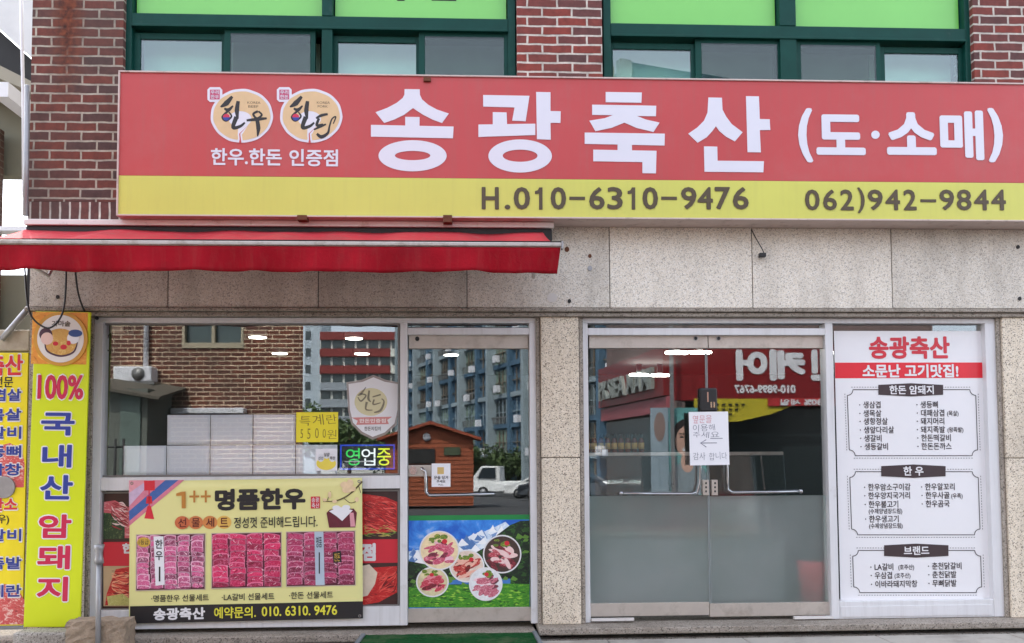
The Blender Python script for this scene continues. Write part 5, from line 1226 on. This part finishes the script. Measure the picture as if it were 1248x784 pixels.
# trees
leafm, nt, bs = newmat('leaves'); bs.inputs['Roughness'].default_value = .7
nt.links.new(ramp(nt, noise(nt, coords(nt), 1.2, 4), [(.3, s2l((36, 58, 30))), (.7, s2l((84, 104, 52)))]), bs.inputs['Base Color'])
bark = mat('bark', (84, 66, 50), .95, 0, .2, 10)
def tree(p, h, r, seed, label):
    t_ = thing('tree', p, label, 'tree', 'trees across the street'); rn = random.Random(seed)
    q = MB(); q.tube([(0, 0, -.3), (.05, 0, h*.3), (.1, .1, h*.55), (.05, .1, h*.85)], [.2, .15, .1, .03], 10)
    for k in range(5):
        a_ = k*1.26; q.tube([(.05, .05, h*(.35+.07*k)), (r*.45*math.cos(a_), r*.45*math.sin(a_), h*(.5+.07*k))], [.07, .02], 6)
    loc(q, 'trunk', bark, t_)
    q = MB(); cl = [(rn.uniform(-.6, .6)*r, rn.uniform(-.6, .6)*r, h*rn.uniform(.42, .9), r*rn.uniform(.28, .5)) for _ in range(14)]
    for (cx, cy, cz_, cr_) in cl:
        for _ in range(130):
            d = Vector((rn.gauss(0, 1), rn.gauss(0, 1), rn.gauss(0, 1))).normalized()*cr_*rn.uniform(.5, 1)
            c_ = Vector((cx, cy, cz_))+d; u = Vector((rn.gauss(0, 1), rn.gauss(0, 1), rn.gauss(0, 1))).normalized()*.2; v_ = u.cross(d).normalized()*.1
            q.add([c_-u, c_+v_, c_+u, c_-v_], [(0, 1, 2, 3)])
    loc(q, 'crown', leafm, t_)
def tp(px, Yv): p = V(px, 590, Yv); return Vector((p.x, p.y, gz(p.y)))
tree(tp(590, 75), 3.9, 2.8, 1, 'dark green tree behind the white truck'); tree(tp(618, 76), 3.6, 2.6, 2, 'rounded tree right of the tree behind the truck')
tree(tp(388, 60), 6.6, 2.6, 3, 'green tree between the brick house and the apartment block'); tree(tp(425, 58), 5.2, 2.6, 4, 'low spreading tree left of the shield sticker'); tree(tp(470, 62), 4.6, 2.4, 6, 'low tree seen right behind the shield sticker')
# red shop opposite: front wall parallel to the street, a slanted side wall
RY = -9.0; RV = 2*G-RY
cx_ = V(822, 500, RV); rx1 = V(1150, 500, RV).x
rs_ = thing('red_shop', ((cx_.x+rx1)/2, RY-2, 0), 'opposite shop with a big dark red sign and dark windows', 'shop')
sd0 = V(740, 500, RV+4.4)
wallm = mat('opp_wall', (118, 100, 96), .8); opdk = mat('opp_window', (34, 42, 44), .2); oppane = mat('opp_glass', (70, 92, 98), .25, 0, .2, 2)
zs0, zs1 = V(900, 488, RV).z, V(900, 418, RV).z
TB = 6.4
q = MB(); q.box(cx_.x+.02, rx1, RY-6, RY-.3, zs0, TB); q.box(cx_.x+.02, rx1, RY-6, RY-5.8, 0, zs0); q.build('front_wall', wallm, rs_)
MB().box(cx_.x+.02, rx1, RY-.6, RY-.35, 0, zs0-.002).build('shop_window', opdk, rs_)
redsign = mat('opp_sign_red', (126, 18, 22), .45, 0, .06, 2)
MB().box(cx_.x, rx1, RY-.29, RY, zs0, zs1).build('front_sign', redsign, rs_)
e = MB(); YS = RV-.012
def vt(mb, t, r, Yv, bold, flip=True):
    # lettering that reads right on the street and mirrored in the glass: lay out in mirrored space, then reflect
    k = MB(); k.text(t, r, Yv, bold, .006, flip=True)
    mb.add([(v[0], 2*G-v[1], v[2]) for v in k.v], [f[::-1] for f in k.f])
vt(e, '어', (897, 426, 936, 464), YS, .05); vt(e, '케', (938, 426, 982, 464), YS, .05); vt(e, '인', (988, 426, 1022, 464), YS, .05)
e.build('sign_lettering', M['white'], rs_)
e = MB(); vt(e, '010-9899-6767', (895, 469, 970, 479.5), YS, .04); e.build('phone_lettering', M['white'], rs_)
q = MB()
q.add([(v.x, v.y, v.z) for v in [V(846, 515, RV-.03), V(846, 486, RV-.03), V(986, 486, RV-.03), V(980, 489, RV-.03), V(940, 505, RV-.03), V(900, 514, RV-.03)]], [(0, 1, 2, 3, 4, 5)])
q.build('yellow_banner', mat('opp_yellow', (186, 170, 40), .5, 0, .2, 5), rs_)
q = MB()
for r in range(3):
    for c in range(7-r):
        v_ = V(858+c*8, 493+r*6, RV-.045); q.box(v_.x-.03, v_.x+.03, v_.y, v_.y+.004, v_.z-.015, v_.z+.015)
q.build('banner_dots', M['ink'], rs_)
a = V(936, 495, RV-.05); b_ = V(1030, 485, RV-.05); MB().box(a.x, b_.x, a.y, a.y+.01, a.z, b_.z).build('sale_strip', mat('strip_red', (176, 44, 46), .5), rs_)
e = MB(); vt(e, '30%', (980, 486.5, 1002, 494), RV-.07, .04); vt(e, '세일', (951, 486.5, 976, 494), RV-.07, .04); e.build('sale_lettering', M['white'], rs_)
# slanted side: wall, sign, glass
def sidebox(z0, z1, th, name, m, a0=0., a1=1.):
    A = Vector((cx_.x, RY-.0)); Bq = Vector((sd0.x, sd0.y)); d = (Bq-A); n_ = Vector((d.y, -d.x)).normalized()
    if n_.dot(Vector((0, 0))-A) < 0: n_ = -n_
    p, q_ = A+d*a0, A+d*a1; p2, q2 = p+n_*th, q_+n_*th
    v_ = [(p.x, p.y, z0), (q_.x, q_.y, z0), (q2.x, q2.y, z0), (p2.x, p2.y, z0), (p.x, p.y, z1), (q_.x, q_.y, z1), (q2.x, q2.y, z1), (p2.x, p2.y, z1)]
    mb = MB().add(v_, [(0, 1, 2, 3), (4, 7, 6, 5), (0, 4, 5, 1), (1, 5, 6, 2), (2, 6, 7, 3), (3, 7, 4, 0)]); mb.build(name, m, rs_)
    return A, d, n_
sidebox(0, TB, -.2, 'side_wall', wallm)
A_, d_, n_ = sidebox(V(780, 490, RV+2).z, V(780, 437, RV+2).z, .2, 'side_sign', redsign)
sidebox(V(780, 508, RV+2).z, V(780, 491, RV+2).z, .15, 'side_sign_lower', mat('opp_sign_rose', (168, 84, 92), .5))
sidebox(.1, V(780, 510, RV+2).z, .02, 'side_window', oppane)
e = MB()
gv, gf = glyphs('PKSIEA MAMI', .02)
bx_ = max(v[0] for v in gv); zlo, zhi = V(790, 478, RV+1.5).z, V(790, 452, RV+1.5).z
out = []
for vx, vz in gv:
    u = .95-.84*(vx/bx_); pt_ = A_+d_*u+n_*.215
    out.append((pt_.x, pt_.y, zlo+(vz)/.75*(zhi-zlo)))
e.add(out, gf); e.add(out, [f[::-1] for f in gf]) if False else None
o = e.build('side_lettering', mat('letter_grey', (150, 156, 150), .4), rs_); q = o.modifiers.new('thick', 'SOLIDIFY'); q.thickness = .12; q.offset = 0
# posters in the opposite shop window
for (x0, x1, y0, y1, lb, c) in ((794, 815, 497, 600, 'narrow pale blue poster in the opposite shop window', (150, 168, 180)), (816, 862, 497, 612, 'tall teal poster of a smiling woman in the opposite shop window', (96, 160, 160))):
    a = V(x0, y1, RV-.3); b_ = V(x1, y0, RV-.3); t_ = thing('window_poster', ((a.x+b_.x)/2, a.y, a.z), lb, 'poster', 'posters in the opposite shop window')
    MB().box(a.x, b_.x, a.y-.01, a.y, a.z, b_.z).build('sheet', mat('poster_tone', c, .5, 0, .1, 2), t_)
    yy = a.y+.003
    def ell(cx, cy, rx, ry, k, n=28):
        mb = MB(); pts = [V(cx+rx*math.cos(s), cy+ry*math.sin(s), RV-.3) for s in [2*math.pi*i/n for i in range(n)]]; mb.add([(v.x, yy+k*.002, v.z) for v in pts], [tuple(range(n))]); return mb
    if x0 == 816:
        hair = mat('print_hair', (40, 30, 30), .6); skin = mat('print_skin', (206, 164, 146), .6)
        ell(838, 533, 19, 23, 0).build('hair', hair, t_); ell(838, 585, 24, 22, .3).build('dress', mat('print_dress', (120, 140, 150), .6, 0, .3, 20), t_); ell(838, 562, 8, 14, .6).build('neck', skin, t_); ell(838, 538, 15, 19, 1).build('face', skin, t_)
        ell(838, 548, 7, 3, 2).build('smile', M['white'], t_)
        for ex in (831, 845): ell(ex, 533, 2.6, 1.2, 2).build('eye', hair, t_)
        for ex in (831, 845): ell(ex, 529, 3.6, .7, 2.2).build('eyebrow', hair, t_)
        ell(838, 541, 2, 3, 2).build('nose', mat('print_shade', (170, 118, 100), .6), t_)
    else:
        ell(804, 520, 7, 18, 1).build('arm_print', mat('print_skin_dim', (140, 118, 112), .6), t_)
MB().box(V(820, 480, RV-.5).x-.03, V(820, 480, RV-.5).x+.03, RY+.4, RY+.46, 0, 4.4).build('street_pole', M['pole'], label='thin pale pole standing before the opposite red shop corner', cat='pole')

# ================================================================== alley at the left edge
al = thing('neighbour_building', (-6.2, 4, 0), 'cream neighbour building with white overhang at the left edge', 'building')
AYY = 2.5
q = MB(); q.ppoly([(-160, -120), (60, -120), (60, 92), (38, 70), (0, 36), (-160, -110)], AYY, AYY+2.5); q.build('overhang', mat('overhang_white', (206, 206, 206), .6), al)
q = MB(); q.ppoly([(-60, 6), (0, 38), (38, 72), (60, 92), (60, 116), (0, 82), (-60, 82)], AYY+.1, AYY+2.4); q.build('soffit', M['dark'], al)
q = MB(); q.ppoly([(-60, 75), (0, 80), (40, 100), (60, 110), (60, 122), (38, 112), (0, 96), (-60, 92)], AYY-.1, AYY+2.3); q.build('beam', mat('beam_cream', (150, 144, 128), .7), al)
olive = mat('olive_wall', (124, 121, 104), .85, 0, .12, 2)
q = MB(); q.pbox(-140, 96, 60, 214, AYY+.6, AYY+.75); q.build('upper_wall', olive, al)
q = MB(); q.pbox(-140, 335, 60, 800, AYY+.6, AYY+.75); q.build('lower_wall', olive, al)
q = MB(); q.pbox(-60, 152, -14, 800, AYY+.3, AYY+.5); q.build('pillar', brickmat('side_brick', (96, 62, 50), (80, 56, 48), (130, 116, 102)), al)
q = MB(); q.pbox(-8, 100, 10, 118, AYY-.6, AYY+.1); q.build('bracket', M['white'], al)
q = MB(); q.pbox(-60, 276, 60, 281, AYY+.3, AYY+.5); q.build('rail', M['white'], al)
MB().tube([at(25, -40, .6), at(27, 60, .6), at(28.5, 120, .6), at(29, 240, .6)], .014).build('cable_conduit', M['white'], label='thin white conduit hanging by the left brick corner', cat='conduit')
